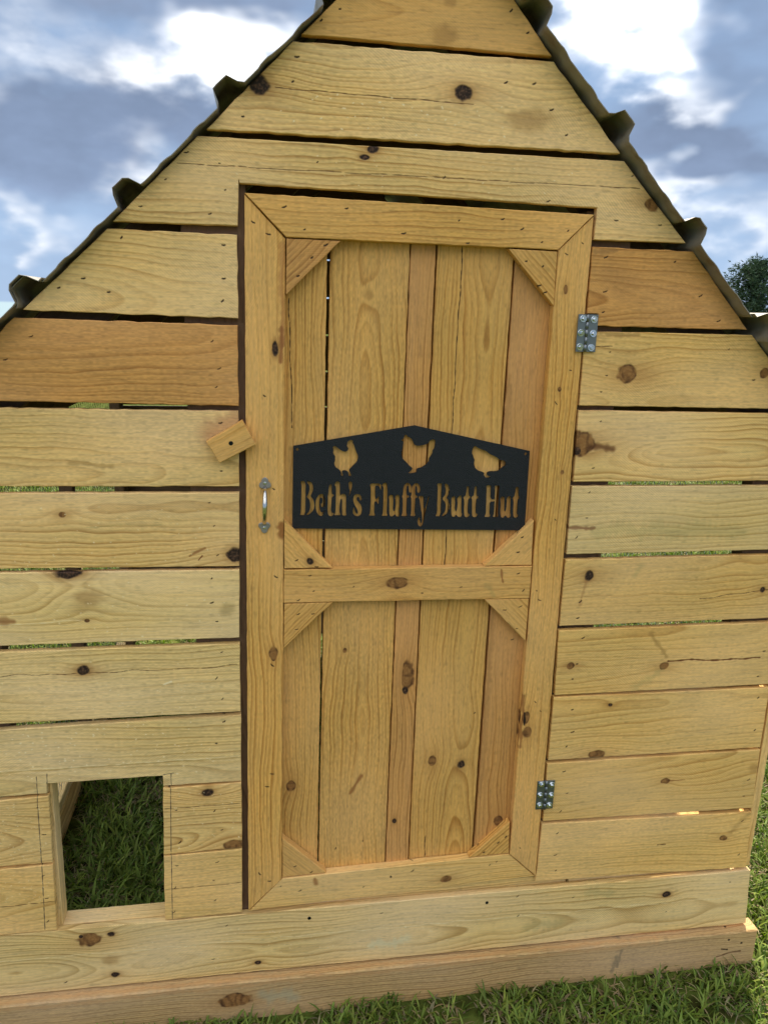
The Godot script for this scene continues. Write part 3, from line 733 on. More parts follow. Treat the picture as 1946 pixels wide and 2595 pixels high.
	# corner braces of both panels
	var br := [
		[[0.0415, 1.6300, 0.1348, 1.6298, 0.0402, 1.5369], 45.0, [[0.085, 1.60], [0.062, 1.575], [0.105, 1.615]]], [[0.4364, 1.6280, 0.5280, 1.6268, 0.5288, 1.5319], -45.0, [[0.47, 1.61], [0.50, 1.605], [0.497, 1.575], [0.51, 1.55]]],
		[[0.0349, 1.1295, 0.1256, 1.0330, 0.0346, 1.0340], -45.0, [[0.06, 1.05], [0.095, 1.042]]], [[0.5232, 1.1225, 0.5262, 1.0292, 0.4285, 1.0298], 45.0, [[0.505, 1.085], [0.50, 1.05]]],
		[[0.0340, 0.9622, 0.1277, 0.9620, 0.0325, 0.8694], 45.0, [[0.06, 0.945], [0.085, 0.946], [0.057, 0.915]]], [[0.4327, 0.9590, 0.5252, 0.9572, 0.5255, 0.8646], -45.0, [[0.475, 0.94], [0.505, 0.935], [0.505, 0.90]]],
		[[0.0268, 0.4378, 0.1201, 0.3425, 0.0262, 0.3400], -45.0, [[0.05, 0.37], [0.085, 0.352]]], [[0.5226, 0.4346, 0.5262, 0.3545, 0.4355, 0.3515], 45.0, [[0.50, 0.385], [0.515, 0.40], [0.47, 0.362]]],
	]
	for i in br.size():
		var b: Array = br[i]
		var spec := {"s": 71 + i, "t": 1 if i == 0 else 2, "ang": b[1], "straight": i != 0, "con": 0.75, "staples": b[2]}
		if i == 2:
			spec.knots = [[0.082, 1.049, 0.006, 1.3, 0, 1.0]]
		bd("corner_brace", b[0], zf - 0.0008 + 0.0004 * (i % 3), t, spec, d)


func screw_mesh(washer: float, head: float, high: float, facets: int) -> ArrayMesh:
	var st := begin()
	plate(st, circle(Vector2.ZERO, washer, 18), 0.0016, 0.0030, 0.0005)
	plate(st, circle(Vector2.ZERO, head, facets, 0.3), 0.0016 + high, high + 0.0002, head * 0.22)
	return done(st)


func hardware() -> void:
	var zinc := metal(Color(0.50, 0.52, 0.53), 0.40, 0.9)
	var bright := metal(Color(0.80, 0.82, 0.84), 0.22)
	var nickel := metal(Color(0.80, 0.79, 0.76), 0.20)
	var black := metal(Color(0.07, 0.10, 0.10), 0.4, 0.6)
	# two butt hinges, each leaf screwed on with three hex-head screws
	var hx := screw_mesh(0.0068, 0.0036, 0.0042, 6)
	var sets := [
		[0.5770, 0.6160, 1.4503, 1.5185, 0.5950, [[0.5864, 1.5104], [0.5845, 1.4847], [0.5850, 1.4591], [0.6080, 1.5094], [0.6084, 1.4840], [0.6069, 1.4583]]],
		[0.5770, 0.6166, 0.4645, 0.5348, 0.5975, [[0.5860, 0.5279], [0.5848, 0.5010], [0.5855, 0.4758], [0.6094, 0.5247], [0.6102, 0.4990], [0.6079, 0.4741]]],
	]
	for s in sets:
		var h := group_node("hinge", coop)
		for k in 2:
			var x0: float = s[0] if k == 0 else s[4] + 0.0022
			var x1: float = s[4] - 0.0022 if k == 0 else s[1]
			var st := begin()
			plate(st, PackedVector2Array([Vector2(x0, s[2]), Vector2(x1, s[2]), Vector2(x1, s[3]), Vector2(x0, s[3])]), 0.0042, 0.0018, 0.0004)
			part("hinge_leaf", done(st), zinc, h)
		var len_y: float = (s[3] - s[2]) / 5.0
		for k in 5:
			var st := begin(0)
			var y0: float = s[2] + len_y * k + 0.0005
			tube(st, [Vector3(s[4], y0, 0.0042), Vector3(s[4], y0 + len_y - 0.001, 0.0042)], [0.0031, 0.0031], 14)
			part("hinge_knuckle", done(st), zinc, h)
		for q in s[5]:
			var o := part("screw", hx, bright, h)
			o.position = Vector3(q[0], q[1], 0.0042)
			o.rotation = Vector3(rng.randf_range(-0.05, 0.05), rng.randf_range(-0.05, 0.05), rng.randf() * 3.0)
	# the pull handle
	var plate_metal := metal(Color(0.60, 0.58, 0.56), 0.40, 0.45)
	var h := group_node("door_handle", coop)
	for s in [[0.0, 1.2003, -1.0], [-0.0020, 1.1174, 1.0]]:
		var pts := PackedVector2Array()
		for i in 40:
			var a := TAU * i / 40.0
			var lobes := pow(0.5 + 0.5 * cos(3.0 * (a - PI / 2 * s[2] * -1.0)), 0.8)
			pts.append(Vector2(s[0], s[1]) + Vector2(cos(a), sin(a)) * (0.0078 + 0.0040 * lobes))
		var st := begin()
		plate(st, pts, 0.0034, 0.0028, 0.0010)
		part("handle_plate", done(st), plate_metal, h)
		var o := part("screw", screw_mesh(0.0030, 0.0016, 0.0006, 8), bright, h)
		o.position = Vector3(s[0], s[1] + 0.001 * s[2] * -1.0, 0.0030)
	var path := []
	var rad := []
	for i in 25:
		var f := i / 24.0
		var e := pow(sin(PI * f), 0.55)
		path.append(Vector3(lerpf(0.0, -0.0020, f), lerpf(1.1930, 1.1245, f) , 0.0030 + 0.0260 * e))
		rad.append(0.0036 + 0.0012 * sin(PI * f))
	var gs := begin(0)
	tube(gs, path, rad, 14)
	part("grip", done(gs), nickel, h)
	# the turn button: an offcut screwed to the siding so that it swings over the door
	var b := group_node("turn_button", coop)
	b.set_meta("label", "small offcut block screwed on as a door latch")
	bd("latch_block", [-0.0388, 1.3193, -0.0151, 1.2767, -0.0804, 1.2425, -0.1022, 1.2814], 0.0212, 0.0195, {"s": 81, "t": 2, "ang": 28.0, "straight": true, "con": 0.7, "dens": 110.0, "fuzz": 0.03}, b)
	var st := begin()
	plate(st, circle(Vector2(-0.0590, 1.2788), 0.0042, 16), 0.0222, 0.004, 0.0006)
	part("screw", done(st), black, b)
	# two coated deck screws in the bottom board
	for q in [[0.0840, 0.2310], [0.4830, 0.2290]]:
		var s2 := begin()
		plate(s2, circle(Vector2(q[0], q[1]), 0.0038, 14), 0.0020, 0.004, 0.0006)
		part("screw", done(s2), black, coop)


func roof() -> void:
	var r := group_node("roof", coop)
	r.set_meta("label", "corrugated grey metal roof with raised ribs showing along both gable edges")
	var tin := StandardMaterial3D.new()
	tin.albedo_color = Color(0.65, 0.625, 0.60)
	tin.metallic = 0.1
	tin.roughness = 0.48
	var ns := FastNoiseLite.new()
	ns.seed = 3
	ns.frequency = 0.02
	var ramp := Gradient.new()
	ramp.offsets = PackedFloat32Array([0.0, 0.25, 0.42, 1.0])
	ramp.colors = PackedColorArray([Color(0.56, 0.42, 0.32), Color(0.74, 0.70, 0.63), Color(0.84, 0.84, 0.80), Color(0.92, 0.92, 0.90)])
	var nt := NoiseTexture2D.new()
	nt.width = 256
	nt.height = 256
	nt.seamless = true
	nt.noise = ns
	nt.color_ramp = ramp
	tin.albedo_texture = nt
	tin.uv1_triplanar = true
	tin.uv1_scale = Vector3(3, 3, 3)
	var apex := Vector2(0.2862, 2.1562)
	var wob := FastNoiseLite.new()
	wob.seed = 8
	wob.frequency = 1.0
	for s in [[Vector2(-1.0, -0.957).normalized(), -1.0, 0.022, 1.290], [Vector2(1.0, -1.032).normalized(), 1.0, 0.036, 1.275]]:
		var d: Vector2 = s[0]
		var up: Vector2 = Vector2(-d.y, d.x) * s[1]
		for sheet in 2:
			var s0 := 0.0 if sheet == 0 else 0.880
			var s1: float = 0.948 if sheet == 0 else s[3]
			var lift := 0.0 if sheet == 0 else 0.0032
			var front: float = s[2] + (0.0 if sheet == 0 else 0.012)
			var prof := []
			var dist := s0
			while dist < s1:
				prof.append(dist)
				dist += 0.0075
			prof.append(s1)
			var line := []
			for q in prof:
				var u: float = fposmod(q + 0.1143, 0.2286) - 0.1143
				var hgt := 0.0260 * (1.0 - smooth(0.014, 0.027, absf(u)))
				for c in [-0.0762, 0.0762]:
					hgt += 0.0020 * (1.0 - smooth(0.006, 0.016, absf(u - c)))
				hgt += wob.get_noise_2d(q * 7.0, 3.0 + sheet) * 0.0014
				var base: Vector2 = apex + d * q + up * (0.0015 + hgt + lift)
				line.append([base, base + up * 0.0014, wob.get_noise_2d(q * 14.0, 20.0 + s[1] * 5.0 + sheet) * 0.004])
			var st := begin(0)
			var zs := [front, front - 0.02, -0.5, -1.2, -1.91]
			for i in range(line.size() - 1):
				var a: Array = line[i]
				var b: Array = line[i + 1]
				for k in range(zs.size() - 1):
					var za: float = zs[k] + (a[2] if k == 0 else 0.0)
					var zb: float = zs[k] + (b[2] if k == 0 else 0.0)
					var z2: float = zs[k + 1]
					var top := [Vector3(a[1].x, a[1].y, za), Vector3(b[1].x, b[1].y, zb), Vector3(b[1].x, b[1].y, z2), Vector3(a[1].x, a[1].y, z2)]
					var bot := [Vector3(a[0].x, a[0].y, za), Vector3(b[0].x, b[0].y, zb), Vector3(b[0].x, b[0].y, z2), Vector3(a[0].x, a[0].y, z2)]
					if s[1] > 0.0:
						top.reverse()
					else:
						bot.reverse()
					st.set_smooth_group(1)
					quad(st, top[0], top[1], top[2], top[3])
					st.set_smooth_group(2)
					quad(st, bot[0], bot[1], bot[2], bot[3])
					if k == 0:
						st.set_smooth_group(3)
						var e := [Vector3(a[1].x, a[1].y, za), Vector3(b[1].x, b[1].y, zb), Vector3(b[0].x, b[0].y, zb), Vector3(a[0].x, a[0].y, za)]
						if s[1] < 0.0:
							e.reverse()
						quad(st, e[0], e[1], e[2], e[3])
			part("roof_sheet", done(st), tin, r)


	# ridge cap folded over both slopes
	var cap := begin()
	var la := Vector2(-1.0, -0.957).normalized() * 0.11
	var ra := Vector2(1.0, -1.032).normalized() * 0.11
	var top := apex + Vector2(0, 0.034)
	plate(cap, PackedVector2Array([top + la, top, top + ra, top + ra + Vector2(0, 0.0016), top + Vector2(0, 0.0022), top + la + Vector2(0, 0.0016)]), 0.044, 1.96)
	part("ridge_cap", done(cap), tin, r)


func wire_panel(x: float, y0: float, y1: float, z0: float, z1: float) -> ArrayMesh:
	# hexagonal chicken wire in the plane x: each wire a thin three-sided rod
	var st := begin()
	var w := 0.030
	var hh := 0.036
	var r := 0.0007
	var seg := func(a: Vector2, b: Vector2) -> void:
		var pa := Vector3(x, a.y, a.x)
		var pb := Vector3(x, b.y, b.x)
		var d := (pb - pa).normalized()
		var u := d.cross(Vector3.RIGHT)
		var o := [Vector3.RIGHT * r, u * r * 0.87 - Vector3.RIGHT * r * 0.5, -u * r * 0.87 - Vector3.RIGHT * r * 0.5]
		for k in 3:
			var l := (k + 1) % 3
			quad(st, pa + o[k], pb + o[k], pb + o[l], pa + o[l])
	var row := 0
	var y := y0
	while y < y1:
		var z := z0 + (w * 0.5 if row % 2 else 0.0)
		while z < z1:
			var p := Vector2(z, y)
			seg.call(p, p + Vector2(0, hh * 0.5))
			seg.call(p + Vector2(0, hh * 0.5), p + Vector2(w * 0.5, hh))
			seg.call(p + Vector2(0, hh * 0.5), p + Vector2(-w * 0.5, hh))
			z += w
		y += hh
		row += 1
	return done(st)


func side_and_back_walls() -> void:
	var wire := metal(Color(0.62, 0.63, 0.62), 0.4, 0.8)
	for side in 2:
		var x := -0.5780 if side == 0 else 1.0880
		var w := group_node("side_wall", coop)
		var s := -1.0 if side == 0 else 1.0
		timber("side_skid", Vector3(x + s * 0.034, 0.032, -0.020), Vector3(x + s * 0.034, 0.032, -1.83), Vector3.UP, 0.116, 0.038, "plain", w)
		timber("bottom_plate", Vector3(x + s * 0.031, 0.115, -0.062), Vector3(x + s * 0.031, 0.115, -1.74), Vector3.UP, 0.030, 0.038, "pale", w)
		timber("corner_trim", Vector3(x + s * 0.030, 0.262, -0.030), Vector3(x + s * 0.030, 1.30, -0.030), Vector3.BACK, 0.050, 0.0195, "plain", w)
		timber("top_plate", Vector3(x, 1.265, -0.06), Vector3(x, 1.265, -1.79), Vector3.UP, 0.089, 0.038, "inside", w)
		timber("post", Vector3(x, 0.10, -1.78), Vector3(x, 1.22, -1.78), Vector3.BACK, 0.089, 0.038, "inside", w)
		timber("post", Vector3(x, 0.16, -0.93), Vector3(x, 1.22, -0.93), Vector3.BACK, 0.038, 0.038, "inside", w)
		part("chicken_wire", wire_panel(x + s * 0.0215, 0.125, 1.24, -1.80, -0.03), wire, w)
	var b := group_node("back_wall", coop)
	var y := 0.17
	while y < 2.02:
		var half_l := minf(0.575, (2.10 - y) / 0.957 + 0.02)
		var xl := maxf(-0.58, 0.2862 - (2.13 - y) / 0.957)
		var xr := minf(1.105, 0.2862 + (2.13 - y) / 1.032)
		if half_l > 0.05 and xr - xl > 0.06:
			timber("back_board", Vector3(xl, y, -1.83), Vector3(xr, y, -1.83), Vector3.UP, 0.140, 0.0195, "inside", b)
		y += 0.1465


func round_off(p: PackedVector2Array) -> PackedVector2Array:
	var o := PackedVector2Array()
	for i in p.size():
		var a := p[i]
		var b := p[(i + 1) % p.size()]
		o.append(a.lerp(b, 0.22))
		o.append(a.lerp(b, 0.78))
	return o


func cut(box: CSGCombiner3D, flat: Array) -> void:
	# cuts an outline, given in tenths of a millimetre from the corner of the plate, right through it
	var pts := PackedVector2Array()
	for i in range(0, flat.size(), 2):
		pts.append(Vector2(flat[i], flat[i + 1]) * 0.0001)
	var c := CSGPolygon3D.new()
	c.polygon = round_off(pts)
	c.depth = 0.02
	c.position.z = 0.01
	c.operation = CSGShape3D.OPERATION_SUBTRACTION
	c.name = "cutout"
	box.add_child(c, true)


func sign_board() -> void:
	# a black steel plate with hens and lettering cut through it
	var sign := CSGCombiner3D.new()
	var plate_shape := CSGPolygon3D.new()
	plate_shape.polygon = PackedVector2Array([Vector2(0.0002, 0.0195), Vector2(0.4603, 0.0085), Vector2(0.4587, 0.1688), Vector2(0.2330, 0.2167), Vector2(0.2300, 0.2177), Vector2(0.2270, 0.2172), Vector2(0.0025, 0.1783)])
	plate_shape.depth = 0.0028
	plate_shape.name = "steel_plate"
	sign.add_child(plate_shape)
	cut(sign, [71, 1717, 79, 1738, 100, 1746, 121, 1738, 129, 1717, 121, 1696, 100, 1688, 79, 1696])
	cut(sign, [4480, 1630, 4488, 1651, 4509, 1659, 4530, 1651, 4538, 1630, 4530, 1609, 4509, 1601, 4488, 1609])
	cut(sign, [161,1117,254,1117,252,748,246,451,149,452,149,476,165,503,172,795,177,1042,163,1079])  # B stem
	cut(sign, [280,1107,334,1110,365,1087,387,1041,398,977,392,922,374,885,357,848,348,821,388,774,411,719,423,644,412,570,380,515,335,473,291,450,274,453,277,479,313,515,335,562,344,627,339,701,326,756,303,775,283,794,281,826,299,858,316,895,325,941,327,986,320,1032,303,1060,285,1074])  # B bowl
	cut(sign, [478,815,509,852,540,867,576,863,608,823,625,753,627,679,614,624,587,605,558,598,537,663,568,687,577,745,568,782,536,799,518,754,512,662,518,578,533,522,556,505,579,512,595,526,619,528,616,514,595,493,579,447,550,426,507,443,470,495,447,570,438,663,447,746,460,787])  # e
	cut(sign, [705,1052,745,1052,747,859,774,858,788,840,783,812,752,803,744,697,736,557,743,510,760,486,782,496,792,481,783,449,756,426,724,421,692,441,674,492,670,604,676,790,671,827,680,841,687,974])  # t
	cut(sign, [799,1061,825,1100,861,1106,902,1092,901,825,936,862,973,866,1005,847,1021,805,1023,638,1021,507,1033,450,1024,431,979,427,956,442,946,479,947,750,933,764,915,751,901,639,898,508,914,466,913,438,801,439,801,463,821,495,827,789,826,1010,804,1024])  # h
	cut(sign, [1069,1096,1105,1105,1132,1082,1135,1027,1121,943,1104,879,1078,814,1073,823,1085,897,1084,953,1068,990,1065,1064])  # apostrophe
	cut(sign, [1191,850,1245,859,1291,840,1318,784,1318,737,1302,721,1279,733,1274,784,1251,799,1228,785,1222,748,1257,701,1299,653,1323,597,1329,531,1317,465,1285,423,1240,413,1189,429,1156,477,1149,524,1159,580,1179,597,1185,561,1201,504,1229,466,1250,476,1251,513,1232,570,1195,626,1166,692,1156,748,1164,813])  # s
	cut(sign, [1471,1061,1685,1060,1692,967,1685,906,1675,939,1660,990,1631,1014,1586,1014,1573,991,1578,758,1606,762,1628,781,1645,832,1651,781,1654,687,1639,640,1626,683,1603,706,1570,702,1568,594,1567,481,1586,452,1582,419,1464,426,1466,444,1488,473,1493,689,1491,968,1474,1024])  # F
	cut(sign, [1704,1027,1731,1064,1763,1078,1804,1059,1814,873,1813,591,1810,473,1831,440,1825,411,1716,418,1715,441,1738,469,1737,780,1734,967,1725,1004,1705,1013])  # l
	cut(sign, [1839,807,1866,835,1903,839,1926,825,1933,684,1931,533,1955,504,1976,561,1975,740,1965,768,1967,806,1995,834,2028,836,2052,814,2056,626,2053,494,2068,456,2064,422,2037,396,2000,404,1975,452,1953,419,1916,398,1879,411,1860,468,1854,685,1848,760,1838,779])  # u
	cut(sign, [2115,926,2128,1015,2164,1061,2205,1072,2243,1047,2272,1009,2278,963,2281,878,2259,866,2235,888,2222,982,2212,1014,2193,1010,2184,963,2186,827,2237,818,2240,785,2229,775,2197,776,2195,681,2195,473,2213,439,2207,401,2098,408,2101,436,2119,464,2116,772,2099,786,2098,819,2114,828])  # f
	cut(sign, [2280,925,2291,1009,2331,1056,2381,1063,2424,1036,2453,961,2456,895,2435,867,2407,868,2391,896,2388,971,2374,1009,2356,990,2353,915,2356,826,2400,811,2406,783,2397,769,2362,769,2360,632,2357,466,2377,437,2372,402,2271,405,2271,434,2289,462,2283,770,2268,780,2267,808,2283,826])  # f
	cut(sign, [2419,806,2522,812,2527,678,2534,592,2554,545,2580,639,2603,734,2607,800,2632,800,2628,734,2608,658,2576,516,2554,373,2535,258,2509,196,2467,194,2432,231,2417,298,2427,365,2445,384,2465,365,2472,307,2488,259,2503,268,2510,345,2501,460,2481,536,2458,660,2440,754,2420,783])  # y
	cut(sign, [2775,1056,2870,1055,2869,1004,2870,722,2879,393,2774,394,2777,419,2800,456,2797,784,2791,980])  # B stem
	cut(sign, [2922,1047,2971,1046,3010,1003,3032,929,3027,856,2995,795,2979,764,3018,708,3046,633,3047,547,3017,472,2971,417,2904,389,2900,418,2938,461,2965,529,2968,609,2955,672,2926,709,2897,746,2905,771,2933,807,2953,869,2951,942,2936,1004])  # B bowl
	cut(sign, [3071,757,3100,794,3142,806,3154,694,3157,520,3178,483,3199,545,3201,669,3190,719,3194,768,3229,805,3266,811,3278,767,3290,469,3308,431,3295,381,3252,369,3214,389,3189,426,3164,383,3128,371,3091,409,3080,521,3080,695])  # u
	cut(sign, [3367,995,3416,994,3420,803,3446,797,3456,772,3448,747,3418,741,3414,592,3418,467,3435,436,3462,439,3459,404,3432,369,3389,365,3353,393,3338,493,3332,730,3312,755,3316,785,3352,804,3365,902])  # t
	cut(sign, [3525,993,3574,993,3579,802,3605,795,3615,770,3608,746,3577,740,3573,590,3578,465,3595,434,3622,437,3619,402,3593,367,3549,363,3512,391,3498,491,3490,728,3470,753,3475,784,3511,802,3524,901])  # t
	cut(sign, [3759,1013,3859,1012,3855,960,3862,731,3947,726,3948,680,3857,681,3860,537,3860,443,3878,405,3875,363,3758,369,3762,400,3783,438,3776,688,3768,948])  # H stem
	cut(sign, [3924,1007,4024,1006,4024,959,4025,710,4034,441,4045,403,4042,361,3931,363,3929,392,3949,429,3943,711,3938,947])  # H stem
	cut(sign, [4060,747,4083,778,4129,784,4148,747,4158,508,4173,470,4192,533,4194,684,4184,721,4197,771,4239,793,4272,770,4278,633,4283,437,4302,406,4295,361,4258,340,4219,356,4191,401,4163,351,4125,345,4091,377,4073,459,4074,635,4060,710])  # u
	cut(sign, [4358,975,4415,975,4426,794,4449,769,4448,731,4421,719,4421,581,4422,455,4431,410,4457,410,4456,385,4433,347,4385,341,4351,373,4338,468,4331,707,4309,732,4311,764,4341,782,4353,882])  # t
	cut(sign, [758,1761,772,1777,800,1782,833,1761,880,1723,927,1690,984,1673,1021,1681,1044,1709,1051,1737,1029,1775,1017,1784,1029,1813,1030,1855,1051,1879,1083,1897,1121,1893,1135,1874,1129,1841,1160,1785,1185,1709,1205,1652,1229,1609,1235,1567,1226,1509,1199,1462,1148,1419,1101,1366,1069,1328,1079,1299,1103,1251,1118,1218,1095,1198,1061,1208,1061,1247,1051,1285,1027,1309,984,1321,946,1312,935,1286,947,1252,962,1223,943,1204,915,1219,919,1262,909,1305,876,1338,814,1375,792,1425,785,1467,803,1501,800,1548,807,1586,781,1614,762,1662,773,1699])  # standing hen
	cut(sign, [2104,1981,2120,1997,2153,1992,2170,1960,2220,1943,2254,1911,2278,1862,2302,1808,2352,1789,2423,1791,2522,1816,2565,1835,2601,1890,2645,1912,2700,1901,2705,1857,2696,1742,2660,1698,2664,1660,2636,1605,2597,1544,2599,1500,2565,1450,2516,1406,2446,1367,2369,1351,2360,1290,2372,1279,2322,1265,2240,1252,2189,1269,2233,1279,2235,1302,2265,1313,2286,1357,2229,1396,2160,1473,2103,1523,2074,1567,2059,1622,2064,1693,2079,1753,2087,1829,2097,1862,2047,1889,2060,1921,2090,1916])  # rooster
	cut(sign, [3434,1686,3450,1747,3476,1785,3510,1777,3552,1744,3627,1716,3708,1689,3761,1652,3803,1619,3873,1594,3944,1557,3980,1524,4027,1507,4091,1498,4122,1456,4115,1400,4064,1377,4033,1338,3983,1304,3927,1288,3812,1291,3773,1277,3752,1249,3760,1215,3802,1192,3842,1181,3820,1167,3752,1158,3722,1176,3706,1204,3688,1221,3701,1238,3697,1260,3653,1283,3589,1300,3542,1328,3505,1373,3485,1435,3487,1491,3497,1513,3472,1552,3458,1602,3430,1647])  # leaning hen
	var paint_black := StandardMaterial3D.new()
	paint_black.albedo_color = Color(0.055, 0.078, 0.100)
	paint_black.metallic_specular = 0.45
	paint_black.roughness = 0.45
	var ns := FastNoiseLite.new()
	ns.seed = 21
	ns.frequency = 0.22
	var nt := NoiseTexture2D.new()
	nt.width = 256
	nt.height = 256
	nt.seamless = true
	nt.noise = ns
	paint_black.heightmap_enabled = true
	paint_black.heightmap_texture = nt
	paint_black.heightmap_scale = 0.14
	paint_black.uv1_triplanar = true
	paint_black.uv1_scale = Vector3(9, 9, 9)
	sign.name = "name_sign"
	sign.material_override = paint_black
	sign.set_meta("label", "black metal sign with cut-out hens reading Beth's Fluffy Butt Hut on the coop door")
	sign.set_meta("category", "sign")
	sign.position = Vector3(0.05, 1.09, -0.0128)
	add_child(sign)


# ---------------------------------------------------------------- lawn and trees
func ground() -> void:
	var soil := StandardMaterial3D.new()
	var ns := FastNoiseLite.new()
	ns.seed = 14
	ns.frequency = 0.03
	ns.fractal_octaves = 5
	var ramp := Gradient.new()
	ramp.offsets = PackedFloat32Array([0.0, 0.4, 0.6, 1.0])
	ramp.colors = PackedColorArray([Color(0.20, 0.18, 0.11), Color(0.25, 0.28, 0.12), Color(0.32, 0.37, 0.16), Color(0.42, 0.40, 0.23)])
	var nt := NoiseTexture2D.new()
	nt.width = 512
	nt.height = 512
	nt.seamless = true
	nt.noise = ns
	nt.color_ramp = ramp
	soil.albedo_texture = nt
	soil.heightmap_enabled = true
	soil.heightmap_texture = nt
	soil.heightmap_scale = 2.0
	soil.uv1_triplanar = true
	soil.uv1_world_triplanar = true
	soil.uv1_scale = Vector3(0.7, 0.7, 0.7)
	soil.roughness = 1.0
	soil.metallic_specular = 0.1
	var land := begin(0)
	var rings := [0.0, 3.0, 7.0, 12.0, 20.0, 35.0, 60.0, 120.0, 300.0, 900.0]
	var fall := func(d: float) -> float: return -0.022 * maxf(0.0, d - 7.0)
	for i in range(rings.size() - 1):
		for k in 48:
			var p := []
			for q in [[i, k], [i, k + 1], [i + 1, k + 1], [i + 1, k]]:
				var a: float = TAU * q[1] / 48.0
				var d: float = rings[q[0]]
				p.append(Vector3(cos(a) * d, fall.call(d), sin(a) * d))
			quad(land, p[0], p[3], p[2], p[1])
	var g := part("ground", done(land), soil, self, "lawn soil, level round the coop and falling away gently to the horizon")
	g.set_meta("kind", "structure")
	g.set_meta("category", "ground")

	var lawn := Node3D.new()
	lawn.name = "grass"
	add_child(lawn, true)
	lawn.set_meta("label", "coarse green lawn grass with dead straw around the coop")
	lawn.set_meta("category", "grass")
	lawn.set_meta("kind", "stuff")
	var leaf := StandardMaterial3D.new()
	leaf.vertex_color_use_as_albedo = true
	leaf.roughness = 0.55
	leaf.metallic_specular = 0.35
	leaf.backlight_enabled = true
	leaf.backlight = Color(0.70, 0.78, 0.36)
	var r := RandomNumberGenerator.new()
	r.seed = 77
	var tufts := []
	for v in 4:
		var st := begin(0)
		for i in 11:
			var straw := r.randf() < (0.26 if v < 3 else 0.85)
			var col := Color(0.062, 0.112, 0.016).lerp(Color(0.190, 0.250, 0.048), r.randf())
			if straw:
				col = Color(0.20, 0.155, 0.09).lerp(Color(0.34, 0.28, 0.17), r.randf())
			var at := Vector3(r.randf_range(-0.028, 0.028), 0, r.randf_range(-0.028, 0.028))
			var turn := r.randf() * TAU
			var out := Vector3(cos(turn), 0, sin(turn))
			var side := Vector3(-sin(turn), 0, cos(turn))
			var ln := r.randf_range(0.024, 0.062) * (0.8 if straw else 1.0)
			var wd := r.randf_range(0.0019, 0.0038) * (0.6 if straw else 1.0)
			var lean := r.randf_range(0.35, 1.5) + (0.4 if straw else 0.0)
			var p := at
			var prev := [at - side * wd * 0.8, at + side * wd * 0.8]
			var segs := 4
			for k in segs:
				var f := (k + 1.0) / segs
				var a := lean * (0.35 + 0.95 * f)
				p += (out * sin(a) + Vector3.UP * cos(a)) * ln / segs
				p.y = maxf(p.y, 0.003)
				var ww := wd * (1.0 - pow(f, 2.2)) + 0.0001
				var cur := [p - side * ww, p + side * ww]
				st.set_color(col.lerp(col * 1.25, f))
				quad(st, prev[0], cur[0], cur[1], prev[1])
				prev = cur
		tufts.append(done(st))
	var where := [[], [], [], []]
	var patch := FastNoiseLite.new()
	patch.seed = 6
	patch.frequency = 2.2
	var sow := func(x0: float, x1: float, z0: float, z1: float, per: float, scale_by: float) -> void:
		for i in int((x1 - x0) * (z1 - z0) * per):
			var p := Vector3(r.randf_range(x0, x1), 0, r.randf_range(z0, z1))
			var dry := patch.get_noise_2d(p.x, p.z)
			var v := 3 if r.randf() < smooth(0.0, 0.55, dry) * 0.5 + 0.09 else r.randi() % 3
			if dry > 0.22 and r.randf() < 0.45:
				continue
			if p.z > -0.026 and p.z < 0.030 and p.x > -0.63 and p.x < 1.17:
				continue
			if p.z < 0.0 and p.z > -1.86 and (absf(p.x - 1.135) < 0.032 or absf(p.x + 0.608) < 0.032):
				continue
			var s := r.randf_range(0.65, 1.15) * scale_by
			where[v].append(Transform3D(Basis(Vector3.UP, r.randf() * TAU).scaled(Vector3(s, s * r.randf_range(0.7, 1.15), s)), p))
	sow.call(-0.9, 1.9, 0.028, 0.75, 1900.0, 0.92)
	sow.call(-2.2, 2.6, 0.75, 2.6, 420.0, 1.1)
	sow.call(1.155, 2.6, -2.6, 0.028, 1300.0, 1.0)
	sow.call(-0.58, 1.105, -1.82, -0.026, 2300.0, 1.1)
	sow.call(-3.4, -0.635, -3.6, 0.75, 500.0, 1.05)
	sow.call(-2.0, 3.6, -6.0, -1.86, 420.0, 1.1)
	sow.call(2.6, 6.0, -5.0, 1.0, 260.0, 1.25)
	sow.call(-5.0, -0.635, -9.0, -3.6, 260.0, 1.3)
	sow.call(1.0, 7.0, -8.0, -5.0, 260.0, 1.3)
	for v in 4:
		var mm := MultiMesh.new()
		mm.transform_format = MultiMesh.TRANSFORM_3D
		mm.use_colors = true
		mm.mesh = tufts[v]
		mm.instance_count = where[v].size()
		for i in where[v].size():
			mm.set_instance_transform(i, where[v][i])
			var k := r.randf_range(0.75, 1.2)
			mm.set_instance_color(i, Color(k * r.randf_range(0.9, 1.15), k, k * r.randf_range(0.8, 1.0)))
		var o := MultiMeshInstance3D.new()
		o.name = "grass_tufts"
		o.multimesh = mm
		o.material_override = leaf
		lawn.add_child(o, true)


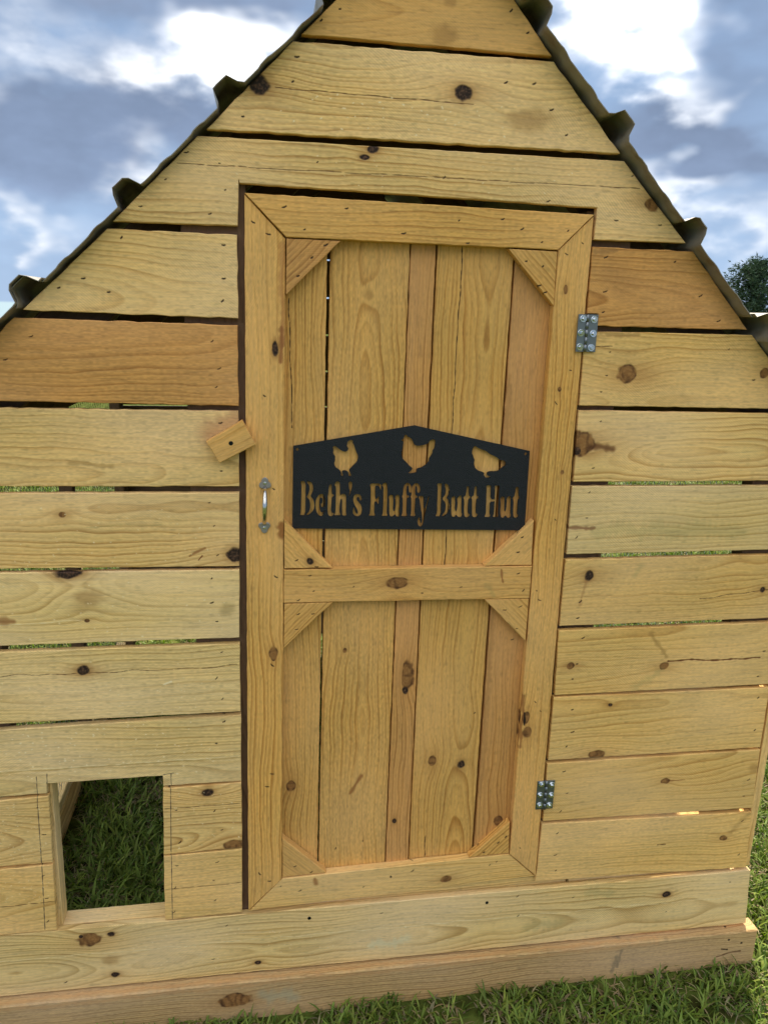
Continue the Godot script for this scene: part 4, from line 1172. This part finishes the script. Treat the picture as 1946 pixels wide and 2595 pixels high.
func tree_meshes(s: int, high: float, wide: float) -> Array:
	var r := RandomNumberGenerator.new()
	r.seed = s
	var wood := begin(0)
	var trunk := []
	var rad := []
	for i in 9:
		var f := i / 8.0
		trunk.append(Vector3(sin(f * 3.0 + s) * 0.12, high * 0.97 * f, cos(f * 2.3 + s) * 0.10))
		rad.append(lerpf(0.15, 0.012, f))
	tube(wood, trunk, rad, 9)
	var crown := begin()
	for i in 230:
		var f := pow(r.randf(), 0.85)
		var y := high * lerpf(0.10, 0.985, f)
		var reach := wide * pow(maxf(1.0 - f, 0.0), 0.62) * r.randf_range(0.30, 1.22) * smooth(-0.25, 0.2, f) + 0.10
		var turn := r.randf() * TAU
		var out := Vector3(cos(turn), 0, sin(turn))
		var rise := r.randf_range(0.10, 0.55) + f * 0.5
		var a := Vector3(0, y * 0.97, 0)
		var b := a + out * reach + Vector3.UP * reach * rise
		tube(wood, [a, a.lerp(b, 0.55) - Vector3.UP * reach * 0.06, b], [0.022 * (1.1 - f), 0.012 * (1.1 - f) + 0.003, 0.003], 4)
		for j in int(11 + 16 * (1.0 - f)):
			var g := r.randf_range(0.30, 1.04)
			var c := a.lerp(b, g) + Vector3(r.randfn(0, 0.10), r.randfn(0, 0.10) + 0.02, r.randfn(0, 0.10)) * (0.6 + wide * 0.35)
			var base := Color(0.050, 0.088, 0.055).lerp(Color(0.095, 0.140, 0.075), r.randf())
			for k in 7:   # a tuft of needles
				var d := (out * 0.6 + Vector3(r.randfn(0, 0.7), r.randf_range(-0.1, 1.3), r.randfn(0, 0.7))).normalized() * r.randf_range(0.12, 0.26)
				var sd := d.cross(Vector3(r.randfn(), r.randfn(), r.randfn())).normalized() * r.randf_range(0.014, 0.03)
				crown.set_color(base * r.randf_range(0.8, 1.2))
				crown.add_vertex(c - sd)
				crown.add_vertex(c + d)
				crown.add_vertex(c + sd)
	return [done(wood), done(crown)]


func trees() -> void:
	var bark := StandardMaterial3D.new()
	bark.albedo_color = Color(0.30, 0.25, 0.20)
	bark.roughness = 0.95
	var needles := StandardMaterial3D.new()
	needles.vertex_color_use_as_albedo = true
	needles.roughness = 0.75
	needles.metallic_specular = 0.2
	needles.backlight_enabled = true
	needles.backlight = Color(0.3, 0.34, 0.2)
	var list := [
		[dir_of(33.4, 0.0) * 45.0, 41, 5.4, 2.3, "dark green pine tree in the distance beside the right roof edge"],
		[dir_of(38.7, 0.0) * 45.0, 57, 5.5, 2.3, "dark pine tree at the right edge of the photo, its tip just showing"],
	]
	for q in list:
		var t := thing("pine_tree", q[4], "tree", Vector3(q[0].x, -0.85, q[0].z + 1.4))
		t.set_meta("group", "pines beyond the lawn")
		var m := tree_meshes(q[1], q[2], q[3])
		part("trunk", m[0], bark, t)
		part("crown", m[1], needles, t)
